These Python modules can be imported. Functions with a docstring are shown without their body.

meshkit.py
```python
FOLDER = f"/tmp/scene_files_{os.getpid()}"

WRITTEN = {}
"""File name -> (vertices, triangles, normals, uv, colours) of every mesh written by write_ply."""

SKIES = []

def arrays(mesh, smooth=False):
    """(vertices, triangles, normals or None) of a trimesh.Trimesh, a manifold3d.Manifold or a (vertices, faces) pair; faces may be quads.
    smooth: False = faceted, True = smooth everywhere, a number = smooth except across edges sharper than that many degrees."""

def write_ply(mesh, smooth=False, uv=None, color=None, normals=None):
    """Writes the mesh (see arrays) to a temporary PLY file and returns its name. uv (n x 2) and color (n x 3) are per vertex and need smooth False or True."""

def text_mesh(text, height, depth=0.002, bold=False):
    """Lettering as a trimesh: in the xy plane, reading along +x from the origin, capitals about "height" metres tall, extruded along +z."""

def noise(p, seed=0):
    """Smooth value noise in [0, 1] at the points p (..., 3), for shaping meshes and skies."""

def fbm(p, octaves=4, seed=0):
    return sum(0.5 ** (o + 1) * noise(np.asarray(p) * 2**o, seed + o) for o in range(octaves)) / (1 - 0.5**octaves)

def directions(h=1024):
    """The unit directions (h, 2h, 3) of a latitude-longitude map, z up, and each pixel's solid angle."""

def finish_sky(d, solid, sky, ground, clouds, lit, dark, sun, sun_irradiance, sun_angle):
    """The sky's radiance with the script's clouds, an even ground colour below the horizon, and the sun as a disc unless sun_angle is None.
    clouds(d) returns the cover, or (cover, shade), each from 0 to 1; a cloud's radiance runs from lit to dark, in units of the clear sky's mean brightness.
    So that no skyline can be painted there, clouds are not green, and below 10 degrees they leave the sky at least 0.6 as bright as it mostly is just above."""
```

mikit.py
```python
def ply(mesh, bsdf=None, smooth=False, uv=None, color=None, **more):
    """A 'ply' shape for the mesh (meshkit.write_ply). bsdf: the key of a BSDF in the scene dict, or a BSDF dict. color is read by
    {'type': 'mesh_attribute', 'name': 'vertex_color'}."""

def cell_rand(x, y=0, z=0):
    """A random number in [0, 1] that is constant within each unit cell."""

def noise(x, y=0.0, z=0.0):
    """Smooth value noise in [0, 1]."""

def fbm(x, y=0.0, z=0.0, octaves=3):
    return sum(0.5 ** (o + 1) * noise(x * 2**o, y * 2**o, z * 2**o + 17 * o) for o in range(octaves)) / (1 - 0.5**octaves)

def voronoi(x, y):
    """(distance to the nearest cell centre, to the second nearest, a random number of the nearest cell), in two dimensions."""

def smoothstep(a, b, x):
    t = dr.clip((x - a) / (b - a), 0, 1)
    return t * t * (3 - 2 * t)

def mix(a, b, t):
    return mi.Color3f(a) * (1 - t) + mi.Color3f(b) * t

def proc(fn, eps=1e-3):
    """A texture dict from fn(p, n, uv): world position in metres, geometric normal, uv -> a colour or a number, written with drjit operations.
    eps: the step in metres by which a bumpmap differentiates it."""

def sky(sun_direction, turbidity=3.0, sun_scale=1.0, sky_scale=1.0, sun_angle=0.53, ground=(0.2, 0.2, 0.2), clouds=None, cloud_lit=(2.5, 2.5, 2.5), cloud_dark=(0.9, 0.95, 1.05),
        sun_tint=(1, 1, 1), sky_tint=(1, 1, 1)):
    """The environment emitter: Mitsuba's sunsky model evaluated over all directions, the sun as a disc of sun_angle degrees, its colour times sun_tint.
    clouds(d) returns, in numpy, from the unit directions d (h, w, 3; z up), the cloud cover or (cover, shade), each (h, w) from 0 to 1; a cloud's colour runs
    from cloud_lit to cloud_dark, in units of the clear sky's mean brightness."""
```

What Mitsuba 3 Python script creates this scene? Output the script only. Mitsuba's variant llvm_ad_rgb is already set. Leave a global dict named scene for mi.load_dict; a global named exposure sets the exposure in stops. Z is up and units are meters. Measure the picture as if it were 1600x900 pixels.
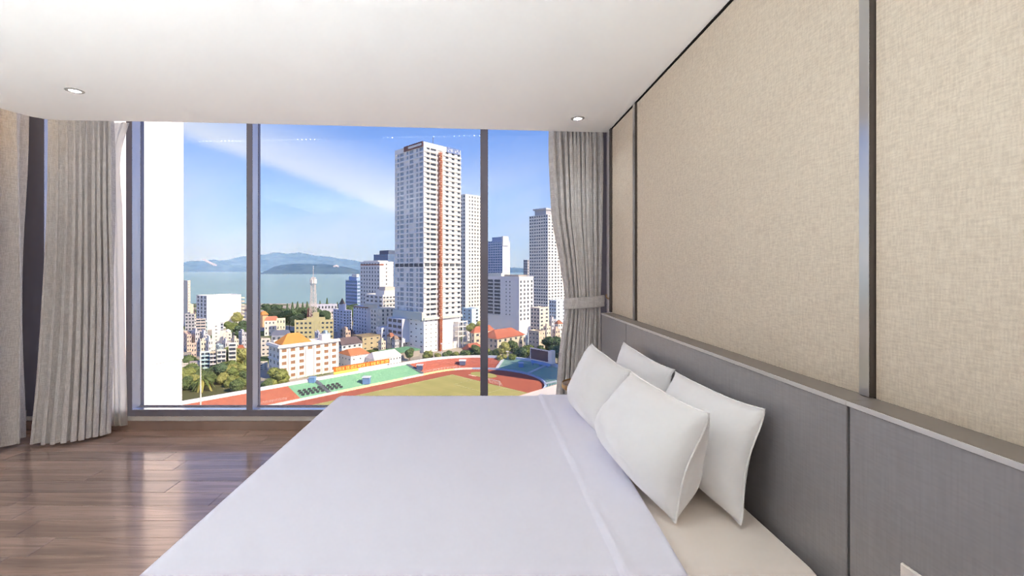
import math, random
import numpy as np, trimesh, manifold3d as m3
import drjit as dr
import mitsuba as mi
import mikit, meshkit
from mikit import noise, fbm, smoothstep, mix
T = mi.ScalarTransform4f
rng = np.random.default_rng(7)
scene, labels = {}, {}

# ---------------------------------------------------------------- camera, sky, sun, exposure
FOC, VX, HY = 711.0, 750.0, 421.0            # focal length in pixels, the vanishing point of the room's depth lines
EYE = 1.449
UP = 60.0                                      # eye height above the street
GZ = EYE - UP
scene['camera'] = {'type': 'perspective', 'fov_axis': 'x', 'fov': math.degrees(2*math.atan(800/FOC)),
                   'principal_point_offset_x': (800-VX)/1600, 'principal_point_offset_y': (450-HY)/900,
                   'near_clip': 0.05, 'far_clip': 60000.0,
                   'to_world': T().look_at(origin=[0, 0, EYE], target=[0, 1, EYE], up=[0, 0, 1])}
exposure = 2.0
SUN = np.array([0.84*0.80, -0.54*0.80, 0.60]); SUN /= np.linalg.norm(SUN)

def clouds(d):
    x, y, z = d[..., 0], d[..., 1], d[..., 2]
    yy = np.maximum(y, 0.12)
    u, v = x/yy, z/yy
    n = meshkit.fbm(np.stack([u*1.2+3, v*5.0-u*1.8, u*0+0.5], -1), 5, 3)
    n2 = meshkit.fbm(np.stack([x*2.2, y*2.2, z*5+4], -1), 5, 8)
    ss = lambda a, b, t: np.clip((t-a)/(b-a), 0, 1)**2*(3-2*np.clip((t-a)/(b-a), 0, 1))
    line = v - (0.277 - 0.354*(u+0.647)) + 0.03*(n-.5)         # above the streak's lower edge
    streak = ss(0.0, 0.012+0.05*np.clip(-u, 0, 1), line)*(1-ss(0.02, 0.17, line))*(0.45+0.4*n)*ss(0.1, 0.4, y)*(1-ss(-0.2, 0.1, u))
    low = ss(0.42, 0.75, n)*(1-ss(0.10, 0.32, v))*0.55*ss(0.1, 0.4, y)
    veil = ss(0.45, 0.85, n2)*0.5*(1-ss(0.5, 0.9, z))*(1-ss(0.05, .5, y))
    base = 0.28*np.exp(-np.abs(z)/0.09)
    return np.clip(np.maximum(np.maximum(streak*1.1, low), veil)+base, 0, 0.9)

scene['sky'] = mikit.sky(SUN, turbidity=3.2, sun_scale=1.15, sky_scale=0.84, ground=(.3, .3, .28), clouds=clouds,
                         cloud_lit=(1.95, 2.1, 2.3), cloud_dark=(1.3, 1.42, 1.6), sky_tint=(1.0, 1.17, 1.80), sun_tint=(1.0, .97, .9))
LAMP = 107.0                                   # radiance of a recessed downlight's lens
FILL_UPLIGHT = 66.0                                 # radiance of the added fill lamps, none of them in view
LED_DOT, LED_WARM = 9.0, 5.0

# ---------------------------------------------------------------- helpers
def lin(*c):
    c = np.array(c, float)/255
    return np.where(c <= .04045, c/12.92, ((c+.055)/1.055)**2.4).tolist()
def rgb(*c): return {'type': 'rgb', 'value': lin(*c)}
def mat(name, d): scene[name] = d; return name
PAINTS = {}
def paint(r, g, b, rough=None):
    k = f'paint_{r:02x}{g:02x}{b:02x}' + ('' if rough is None else f'_{int(rough*100)}')
    if k not in scene:
        scene[k] = {'type': 'twosided', 'b': {'type': 'diffuse', 'reflectance': rgb(r, g, b)} if rough is None else
                    {'type': 'principled', 'base_color': rgb(r, g, b), 'roughness': rough, 'specular': .5}}
    return k
USED = set()
def numbered(name):
    k, i = name, 0
    while k in USED:
        i += 1; k = f'{name}_{i:03d}'
    USED.add(k); return k
def thing(name, label, cat, group=None):
    k = numbered(name); labels[k] = {'label': label, 'category': cat}
    if group: labels[k]['group'] = group
    return k
def part(parent, name, mesh, bsdf, smooth=False, label=None, kind=None, to=None, **more):
    k = numbered(parent + '__' + name)
    scene[k] = mikit.ply(mesh, bsdf, smooth=smooth, **more)
    if to is not None: scene[k]['to_world'] = to
    if label or kind:
        labels[k] = {}
        if label: labels[k]['label'] = label
        if kind: labels[k]['kind'] = kind
    return k
def solo(name, mesh, bsdf, label, cat, smooth=False, group=None, kind=None):
    k = numbered(name); scene[k] = mikit.ply(mesh, bsdf, smooth=smooth)
    labels[k] = {'label': label, 'category': cat}
    if group: labels[k]['group'] = group
    if kind: labels[k]['kind'] = kind
    return k
def struct(name, mesh, bsdf, label, smooth=False):
    k = numbered(name)
    if mesh is not None: scene[k] = mikit.ply(mesh, bsdf, smooth=smooth)
    labels[k] = {'label': label, 'kind': 'structure', 'category': name.split('_')[0]}
    return k
CV = np.array([[x, y, z] for x in (-1, 1) for y in (-1, 1) for z in (-1, 1)], float)/2
CF = np.array([[0, 1, 3], [0, 3, 2], [4, 6, 7], [4, 7, 5], [0, 4, 5], [0, 5, 1], [2, 3, 7], [2, 7, 6], [0, 2, 6], [0, 6, 4], [1, 5, 7], [1, 7, 3]])
class MB:                                       # collects pieces of one part
    def __init__(s): s.v, s.f, s.n = [], [], 0
    def add(s, v, f): s.v.append(np.asarray(v, float)); s.f.append(np.asarray(f)+s.n); s.n += len(v); return s
    def box(s, x0, x1, y0, y1, z0, z1):
        return s.add(CV*[x1-x0, y1-y0, z1-z0]+[(x0+x1)/2, (y0+y1)/2, (z0+z1)/2], CF)
    def obox(s, o, u, w, z0, z1, a, b, nrm):    # on a facade: from o along u by a..b, depth along nrm by w=(w0,w1)
        c = CV+.5
        p = np.array(o[:2])+np.outer(a+c[:, 0]*(b-a), u)+np.outer(w[0]+c[:, 1]*(w[1]-w[0]), nrm)
        return s.add(np.c_[p, z0+c[:, 2]*(z1-z0)], CF)
    def mesh(s, m): return s.add(m.vertices, m.faces)
    def tube(s, pts, r, n=6):
        p = np.asarray(pts, float); r = np.broadcast_to(r, len(p))
        t = np.gradient(p, axis=0); t /= np.linalg.norm(t, axis=1, keepdims=True)+1e-12
        a = np.cross(t, np.where(np.abs(t[:, 2:]) < .9, [0, 0, 1.], [1., 0, 0])); a /= np.linalg.norm(a, axis=1, keepdims=True)
        b = np.cross(t, a); g = np.arange(n)*2*np.pi/n
        v = (p[:, None]+r[:, None, None]*(np.cos(g)[None, :, None]*a[:, None]+np.sin(g)[None, :, None]*b[:, None])).reshape(-1, 3)
        f = []
        for i in range(len(p)-1):
            for j in range(n):
                k = (j+1) % n
                f += [[i*n+j, i*n+k, i*n+n+k], [i*n+j, i*n+n+k, i*n+n+j]]
        e = (len(p)-1)*n
        for j in range(1, n-1): f += [[0, j+1, j], [e, e+j, e+j+1]]
        return s.add(v, f)
    def out(s): return trimesh.Trimesh(np.vstack(s.v), np.vstack(s.f), process=False)
def box(*a): return MB().box(*a).out()
def rbox(x0, x1, y0, y1, z0, z1, r=.004):      # box with chamfered edges
    pts = []
    for x in (x0, x1):
        for y in (y0, y1):
            for z in (z0, z1):
                sx, sy, sz = [1 if a == b else -1 for a, b in ((x, x0), (y, y0), (z, z0))]
                pts += [[x+sx*r, y+sy*r, z], [x+sx*r, y, z+sz*r], [x, y+sy*r, z+sz*r]]
    return m3.Manifold.hull_points(np.array(pts))
def grid(P, flip=False):                        # (a, b, 3) points -> mesh
    a, b = P.shape[:2]
    i, j = np.meshgrid(np.arange(a-1), np.arange(b-1), indexing='ij'); k = (i*b+j).ravel()
    q = np.stack([k, k+b, k+b+1, k+1], 1)
    f = np.vstack([q[:, [0, 1, 2]], q[:, [0, 2, 3]]])
    return trimesh.Trimesh(P.reshape(-1, 3), f[:, ::-1] if flip else f, process=False)
def lathe(prof, n=40, at=(0, 0, 0)):            # prof: (r, z) list
    g = np.arange(n+1)*2*np.pi/n; p = np.array(prof)
    P = np.stack([p[:, :1]*np.cos(g), p[:, :1]*np.sin(g), np.repeat(p[:, 1:], n+1, 1)], -1)+np.array(at)
    return grid(P)
def at(px, py, d): return np.array([(px-VX)/FOC*d, d, EYE-(py-HY)/FOC*d])
def gnd(px, py, z=0.0):                         # the point at height z above the street seen at this pixel
    d = FOC*(UP-z)/(py-HY)
    return np.array([(px-VX)/FOC*d, d, GZ+z])

# ---------------------------------------------------------------- interior materials
def P3(p): return p.x, p.y, p.z
def fabric_col(a, b):
    a, b = lin(*a), lin(*b)
    def fn(p, n, uv):
        y, z = p.y+p.x*.3, p.z
        t = .5*noise(y*330, z*60, 1)+.5*noise(y*60, z*330, 2)
        t = t*.75+.25*noise(y*800, z*800, 3)
        return mix(a, b, t)
    return fn
def fabric_h(p, n, uv):
    return .5*noise(p.y*330, p.z*60, 1)+.5*noise(p.y*60, p.z*330, 2)
mat('wall_fabric', {'type': 'bumpmap', 'nested': {'type': 'twosided', 'b': {'type': 'principled', 'base_color': mikit.proc(fabric_col((186, 172, 154), (219, 207, 189))), 'roughness': .8, 'specular': .25}},
                    'arbitrary': mikit.proc(fabric_h, 1e-3), 'scale': .0002})
def drape_col(a, b):
    a, b = lin(*a), lin(*b)
    def fn(p, n, uv):
        s = p.x+p.y
        t = .5*noise(s*300, p.z*40, 5)+.5*noise(s*40, p.z*300, 6)
        return mix(a, b, smoothstep(.3, .7, t))
    return fn
mat('drape', {'type': 'twosided', 'b': {'type': 'principled', 'base_color': mikit.proc(drape_col((203, 200, 198), (224, 221, 219))), 'roughness': .85, 'specular': .2, 'sheen': .3}})
mat('sheer', {'type': 'principledthin', 'base_color': rgb(247, 245, 240), 'roughness': .9, 'diff_trans': 1.7, 'spec_trans': 0.0})
mat('white_paint', {'type': 'twosided', 'b': {'type': 'diffuse', 'reflectance': rgb(247, 245, 240)}})
mat('warm_paint', {'type': 'twosided', 'b': {'type': 'diffuse', 'reflectance': rgb(228, 224, 219)}})
mat('linen', {'type': 'twosided', 'b': {'type': 'principled', 'base_color': rgb(222, 221, 233), 'roughness': .75, 'specular': .25, 'sheen': .2}})
mat('pillow_cotton', {'type': 'twosided', 'b': {'type': 'principled', 'base_color': rgb(236, 236, 237), 'roughness': .75, 'specular': .25, 'sheen': .2}})
mat('sheet_cotton', {'type': 'twosided', 'b': {'type': 'principled', 'base_color': rgb(228, 218, 209), 'roughness': .75, 'specular': .25, 'sheen': .2}})
mat('alu', {'type': 'twosided', 'b': {'type': 'principled', 'base_color': rgb(186, 188, 200), 'roughness': .2, 'metallic': .6, 'specular': 1.0}})
mat('bright_metal', {'type': 'twosided', 'b': {'type': 'principled', 'base_color': rgb(186, 184, 182), 'roughness': .15, 'metallic': .92}})
mat('pale_metal', {'type': 'twosided', 'b': {'type': 'principled', 'base_color': rgb(192, 190, 189), 'roughness': .24, 'metallic': .3, 'specular': .7}})
mat('sill_sheen', {'type': 'twosided', 'b': {'type': 'principled', 'base_color': rgb(236, 237, 244), 'roughness': .16, 'metallic': .85}})  # sill top made near white, standing for the grazing sky reflection
mat('frame_sky_lit', {'type': 'twosided', 'b': {'type': 'principled', 'base_color': rgb(216, 217, 228), 'roughness': .22, 'metallic': .3, 'specular': .8}})  # mullion sides painted paler, standing for sky light on the frame metal
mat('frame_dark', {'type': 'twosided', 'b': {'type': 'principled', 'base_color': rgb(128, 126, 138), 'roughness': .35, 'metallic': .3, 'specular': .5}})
mat('strip_shaded_side', {'type': 'twosided', 'b': {'type': 'principled', 'base_color': rgb(84, 78, 74), 'roughness': .4, 'metallic': .3}})  # same strip metal darkened: shade painted onto its sides
mat('ring_grey', {'type': 'twosided', 'b': {'type': 'principled', 'base_color': rgb(168, 163, 156), 'roughness': .4, 'specular': .4}})
mat('dark_metal', {'type': 'twosided', 'b': {'type': 'principled', 'base_color': rgb(92, 86, 82), 'roughness': .4, 'metallic': .6}})
mat('black', paint_d := {'type': 'twosided', 'b': {'type': 'diffuse', 'reflectance': rgb(38, 36, 35)}})
mat('brass', {'type': 'twosided', 'b': {'type': 'principled', 'base_color': rgb(196, 160, 110), 'roughness': .25, 'metallic': .95}})
mat('white_plastic', {'type': 'twosided', 'b': {'type': 'principled', 'base_color': rgb(232, 228, 220), 'roughness': .35, 'specular': .5}})
mat('glass', {'type': 'thindielectric', 'int_ior': 1.5})
def hb_col(p, n, uv):
    t = .5*noise(p.y*240, p.z*14, 3)+.5*noise(p.y*50, p.z*240, 4)
    return mix(lin(125, 123, 125), lin(133, 131, 133), t)
mat('grey_veneer', {'type': 'twosided', 'b': {'type': 'principled', 'base_color': mikit.proc(hb_col), 'roughness': .31, 'specular': .85}})
mat('grey_ledge', {'type': 'twosided', 'b': {'type': 'principled', 'base_color': rgb(120, 113, 107), 'roughness': .4, 'specular': .5}})
def wood(a, b, c, off):
    a, b, c = lin(*a), lin(*b), lin(*c)
    def fn(p, n, uv):
        x, y = p.x+off, p.y+off*.37
        w = .045*noise(x*2.2, y*7, 2)
        g = fbm(x*1.3, (y+w)*26, 1., 4)
        fine = noise(x*9, (y+w)*190, 5)
        k = smoothstep(.32, .68, g)
        return mix(mix(a, b, k), c, smoothstep(.55, .95, fine)*.35+.25*smoothstep(.6, .8, noise(x*.8, y*5, 9)))
    return fn
WOODS = [mat(f'oak_{i}', {'type': 'twosided', 'b': {'type': 'principled', 'base_color': mikit.proc(wood(a, b, c, o)), 'roughness': .15, 'specular': 1.0, 'metallic': .33, 'clearcoat': 1.0, 'clearcoat_gloss': .92}})
         for i, (a, b, c, o) in enumerate([((158, 132, 118), (182, 154, 138), (138, 115, 104), 3.1), ((170, 143, 128), (194, 165, 149), (150, 126, 114), 17.7), ((148, 125, 114), (170, 145, 132), (130, 110, 101), 31.3)])]
mat('table_wood', {'type': 'twosided', 'b': {'type': 'principled', 'base_color': mikit.proc(wood((122, 102, 86), (146, 124, 106), (104, 86, 72), 5.)), 'roughness': .35, 'specular': .5}})

# ---------------------------------------------------------------- the room
XL, XR, YB, YW, ZC = -4.10, 1.072, -2.6, 4.11, 2.60
sub = struct('floor', box(XL, XR, YB, YW+.1, -.14, -.012), 'black', 'dark brown wooden plank floor of the room')
pr = random.Random(4)
pw, y, row = .165, YW, 0
while y > YB:
    x = XL - pr.random()*1.1 if row else XL-.4
    if row % 2: x -= .55
    while x < XR:
        L = 1.22
        a, b = max(x, XL), min(x+L, XR)
        if b-a > .05:
            tone = pr.choice([0, 0, 1, 1, 2])
            dz = pr.random()*.0005
            part(sub, 'plank', rbox(a+.0012, b-.0012, max(y-pw, YB)+.0012, y-.0012, -.012, dz, .0016), WOODS[tone])
        x += L
    y -= pw; row += 1
# window wall: plinth, sill, frame
FY, GY = 4.07, 4.185                            # front of the frame, plane of the glass
w1 = struct('wall_front', box(XL-.2, XR+.25, YW+.005, YW+.17, -.14, .135), 'white_paint', 'low white upstand wall under the window')
struct('baseboard_front', rbox(XL, XR, YW-.012, YW+.005, 0, .082, .003), WOODS[2], 'dark wooden skirting board under the window')
win = struct('window_1', None, None, 'full height window with dark grey metal frame')
MX = [(-4.10, -3.90), (-3.165, -3.114), (-2.088, -2.036), (.006, .070), (1.0, 1.132)]
part(win, 'sill_rail', rbox(-4.06, 1.06, FY, GY+.03, .135, .192, .003), 'frame_dark')
part(win, 'sill_plate', rbox(-3.90, 1.0, FY+.002, GY-.012, .192, .1945, .0008), 'sill_sheen', label='glossy sill top made pale for the sky sheen on it')
part(win, 'stop_bead', rbox(-4.0, 1.0, GY-.026, GY-.012, .192, .206, .002), 'frame_dark')
part(win, 'head_rail', rbox(-4.06, 1.06, FY, GY+.03, 3.02, 3.08, .003), 'alu')
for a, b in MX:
    mk = part(win, 'mullion', rbox(a, b, FY+.002, GY+.03, .192, 3.02, .002), 'frame_sky_lit')
    part(mk, 'cap', rbox(a-.0005, b+.0005, FY-.001, FY+.004, .192, 3.02, .001), 'frame_dark', label='front face painted dark for its backlit shade')  # front plate coloured darker, standing for the backlit shade on the mullion
    part(mk, 'gasket', rbox(a-.003, b+.003, GY-.012, GY+.031, .192, 3.02, .002), 'frame_dark', label='dark outer edge')
for (a0, a), (b, b1) in zip(MX[:-1], MX[1:]):
    part(win, 'pane', grid(np.array([[[a, GY, .2], [a, GY, 3.02]], [[b, GY, .2], [b, GY, 3.02]]])), 'glass')
struct('wall_left', box(XL-.2, XL, YB-.2, GY+.03, -.14, 3.1), 'warm_paint', 'left side wall behind the grey curtain')
struct('wall_back', box(XL, XR, YB-.2, YB, -.14, 3.1), 'warm_paint', 'wall behind the viewer')
# ceiling: a slab whose edge stops short of the glass, with a pocket above the curtains
from shapely.geometry import Polygon
edge = [(XR+.0, 3.822), (.20, 3.752), (-1.2, 3.637), (-2.5, 3.545), (-3.02, 3.52), (-3.24, 3.508), (-3.33, 3.485), (-3.38, 3.43), (-3.415, 3.32), (-3.45, 3.15), (-3.45, YB)]
LIGHTS = [(-2.61, 2.93, 'small round recessed downlight in the ceiling above the left curtains'), (.745, 3.47, 'small round recessed downlight in the ceiling near the right curtain')] + [
    (x, y, 'added round recessed downlight in the ceiling, out of view, as fill light') for x, y in [(-2.6, 1.1), (-.95, 1.3), (.30, 1.1), (-2.6, -.6), (-.95, -.6), (.30, -.6), (-2.6, -2.0), (-.95, -2.0)]]  # all but the first pair are added fill lamps, unseen
from shapely.geometry import Point
poly = Polygon([(XR, YB)] + edge)
for x, y, _ in LIGHTS: poly = poly.difference(Point(x, y).buffer(.0325, 10))
cs = trimesh.creation.extrude_polygon(poly, .20, engine='earcut'); cs.apply_translation([0, 0, ZC])
ceil = struct('ceiling', cs, 'white_paint', 'flat white ceiling that stops short of the window')
part(ceil, 'pocket_top', box(XL, XR+.2, YB, GY+.03, 3.08, 3.2), 'white_paint')
# right wall: fabric panels between metal strips
wr = struct('wall_right', box(XR+.012, XR+.2, YB-.2, 3.70, -.14, 3.1), 'black', 'right wall covered in beige woven fabric panels with metal strips')
struct('wall_right_pocket', box(XR+.06, XR+.25, 3.70, GY+.03, -.14, 3.1), 'warm_paint', 'wall return behind the right curtain')
TR = [(-.62, -.587), (1.2343, 1.2677), (3.106, 3.146)]
ys = [YB]+[v for t in TR for v in t]+[3.690]
for a, b in zip(ys[0::2], ys[1::2]):
    part(wr, 'panel', rbox(XR, XR+.012, a+.001, b-.001, 1.09, ZC-.012, .002), 'wall_fabric')
for n_, (a, b) in enumerate(TR):
    tk_ = struct(f'trim_{n_+1}', rbox(XR-.0155, XR+.012, a, b, 1.101, ZC-.012, .0008), 'strip_shaded_side', 'upright metal strip between fabric wall panels, '+('nearest the window', 'wide one at the right', 'behind the viewer')[2-n_])
    part(tk_, 'face', rbox(XR-.0168, XR-.0155, a+.0004, b-.0004, 1.102, ZC-.013, .0005), 'bright_metal', label='bright brushed front')
struct('trim_4', rbox(XR-.012, XR+.06, 3.692, 3.735, 1.101, ZC-.002, .002), 'dark_metal', 'dark upright strip where the fabric wall ends beside the curtain')
struct('trim_5', box(XR-.004, XR+.012, YB, 3.69, ZC-.011, ZC), 'black', 'black strip painted as the shadow gap between the right wall and the ceiling')  # solid black strip standing in for the shadow in the gap

# headboard: grey panels with a ledge
hb = thing('headboard', 'long grey veneered headboard panelling with a ledge, fixed along the right wall', 'headboard')
XH, ZL = .980, 1.10
JY = [YB+.02, 1.2118, 3.056, 3.672]
for a, b in zip(JY[:-1], JY[1:]):
    part(hb, 'panel', rbox(XH, XR-.001, a+.0045, b-.0045, .02, ZL-.014, .002), 'grey_veneer')
    part(hb, 'ledge', rbox(XH-.003, XR-.0005, a+.0008, b-.0008, ZL-.0135, ZL, .0016), 'grey_ledge')
    part(hb, 'lip', rbox(XH-.006, XH-.003, a+.0008, b-.0008, ZL-.0135, ZL-.0005, .0008), 'pale_metal', label='bright metal front edge')
sk = thing('wall_socket', 'white wall plate on the grey headboard panel near the bed', 'wall socket')
part(sk, 'plate', rbox(XH-.009, XH-.0005, .90, 1.054, .685, .772, .003), 'white_plastic')
part(sk, 'rocker', rbox(XH-.012, XH-.009, .93, 1.0, .70, .757, .002), 'white_plastic')

# downlights: a lens at the top of a short white tube let into the ceiling
def downlight(x, y, label):
    t = thing('downlight', label, 'downlight', 'recessed ceiling downlights')
    part(t, 'trim_ring', lathe([(.0315, .050), (.0315, -.001), (.034, -.004), (.049, -.003), (.052, .0)], 40, (x, y, ZC)), 'ring_grey', smooth=40)
    g = np.arange(24)*2*np.pi/24
    v = np.vstack([[0, 0, 0], np.c_[.025*np.cos(g), .025*np.sin(g), 0*g]])+[x, y, ZC+.036]
    k = part(t, 'lens', trimesh.Trimesh(v, [[0, (k+1) % 24+1, k+1] for k in range(24)], process=False), 'white_plastic', label='glowing lens')
    scene[k]['emitter'] = {'type': 'area', 'radiance': {'type': 'rgb', 'value': [LAMP*.91, LAMP, LAMP*1.06]}}
for l in LIGHTS: downlight(*l)
# fill lamps added out of view to brighten the ceiling
def fill_uplighter(x, y, label):
    t = thing('floor_lamp', label, 'added fill lamp', 'added fill lamps')
    part(t, 'base', lathe([(0, 0), (.15, 0), (.15, .015), (.02, .03), (0, .03)], 32, (x, y, 0)), 'dark_metal', smooth=40)
    part(t, 'pole', lathe([(.012, .03), (.012, .62)], 16, (x, y, 0)), 'dark_metal', smooth=40)
    part(t, 'bowl', lathe([(.01, .61), (.12, .65), (.19, .72), (.193, .72), (.12, .642), (.01, .60)], 40, (x, y, 0)), 'white_plastic', smooth=40)
    g = np.arange(32)*2*np.pi/32
    v = np.vstack([[0, 0, 0], np.c_[.112*np.cos(g), .112*np.sin(g), 0*g]])+[x, y, .655]
    k = part(t, 'lens', trimesh.Trimesh(v, [[0, k+1, (k+1) % 32+1] for k in range(32)], process=False), 'white_plastic', label='glowing upturned disc')
    scene[k]['emitter'] = {'type': 'area', 'radiance': {'type': 'rgb', 'value': [FILL_UPLIGHT*.90, FILL_UPLIGHT, FILL_UPLIGHT*1.06]}}
for x, y in ((-3.4, .4), (-1.9, .5), (-.55, .55)): fill_uplighter(x, y, 'added fill lamp with an upturned bowl, standing out of view')
# light strip on top of the slab's edge, seen mirrored in the panes
t = thing('light_strip', 'dotted white light strip mirrored as a faint line in the panes under the ceiling edge', 'light strip')
e = np.array(edge[::-1]); xs = np.concatenate([np.arange(-2.98, -2.42, .040), np.arange(-2.28, -1.55, .046), np.arange(-1.0, -.45, .048), np.arange(-.42, .0, .052)])
c, d = MB(), MB()
eo = np.array(edge)[:6][::-1]
for x in xs:
    yy = np.interp(x, eo[:, 0], eo[:, 1])+.012
    d.add(np.array([[x-.004, yy, 2.805], [x+.004, yy, 2.805], [x+.004, yy, 2.815], [x-.004, yy, 2.815]]), [[0, 2, 1], [0, 3, 2]])
for a, b in zip(xs[:-1], xs[1:]):
    if b-a < .06:
        ya, yb = np.interp([a, b], eo[:, 0], eo[:, 1])
        c.add(np.array([[a, ya+.002, 2.801], [b, yb+.002, 2.801], [b, yb+.010, 2.801], [a, ya+.010, 2.801], [a, ya+.002, 2.821], [b, yb+.002, 2.821], [b, yb+.010, 2.821], [a, ya+.010, 2.821]]),
              [[0, 2, 1], [0, 3, 2], [4, 5, 6], [4, 6, 7], [0, 1, 5], [0, 5, 4], [1, 2, 6], [1, 6, 5], [2, 3, 7], [2, 7, 6], [3, 0, 4], [3, 4, 7]])
part(t, 'channel', c.out(), 'white_plastic')
k = part(t, 'diode', d.out(), 'white_plastic', kind='stuff')
scene[k]['emitter'] = {'type': 'area', 'radiance': {'type': 'rgb', 'value': [LED_DOT]*3}}
wst = thing('cove_light', 'warm yellow cove light hidden in the curtain pocket above the left curtains', 'light strip')
e = [(-3.46, 2.4), (-3.46, 3.15), (-3.425, 3.325), (-3.392, 3.435)]
P = np.array([[[x, y, 2.66], [x, y, 2.69]] for x, y in e])
k = part(wst, 'tape', grid(P, True), 'white_plastic')
scene[k]['emitter'] = {'type': 'area', 'radiance': {'type': 'rgb', 'value': [LED_WARM, LED_WARM*.58, LED_WARM*.16]}}

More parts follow.
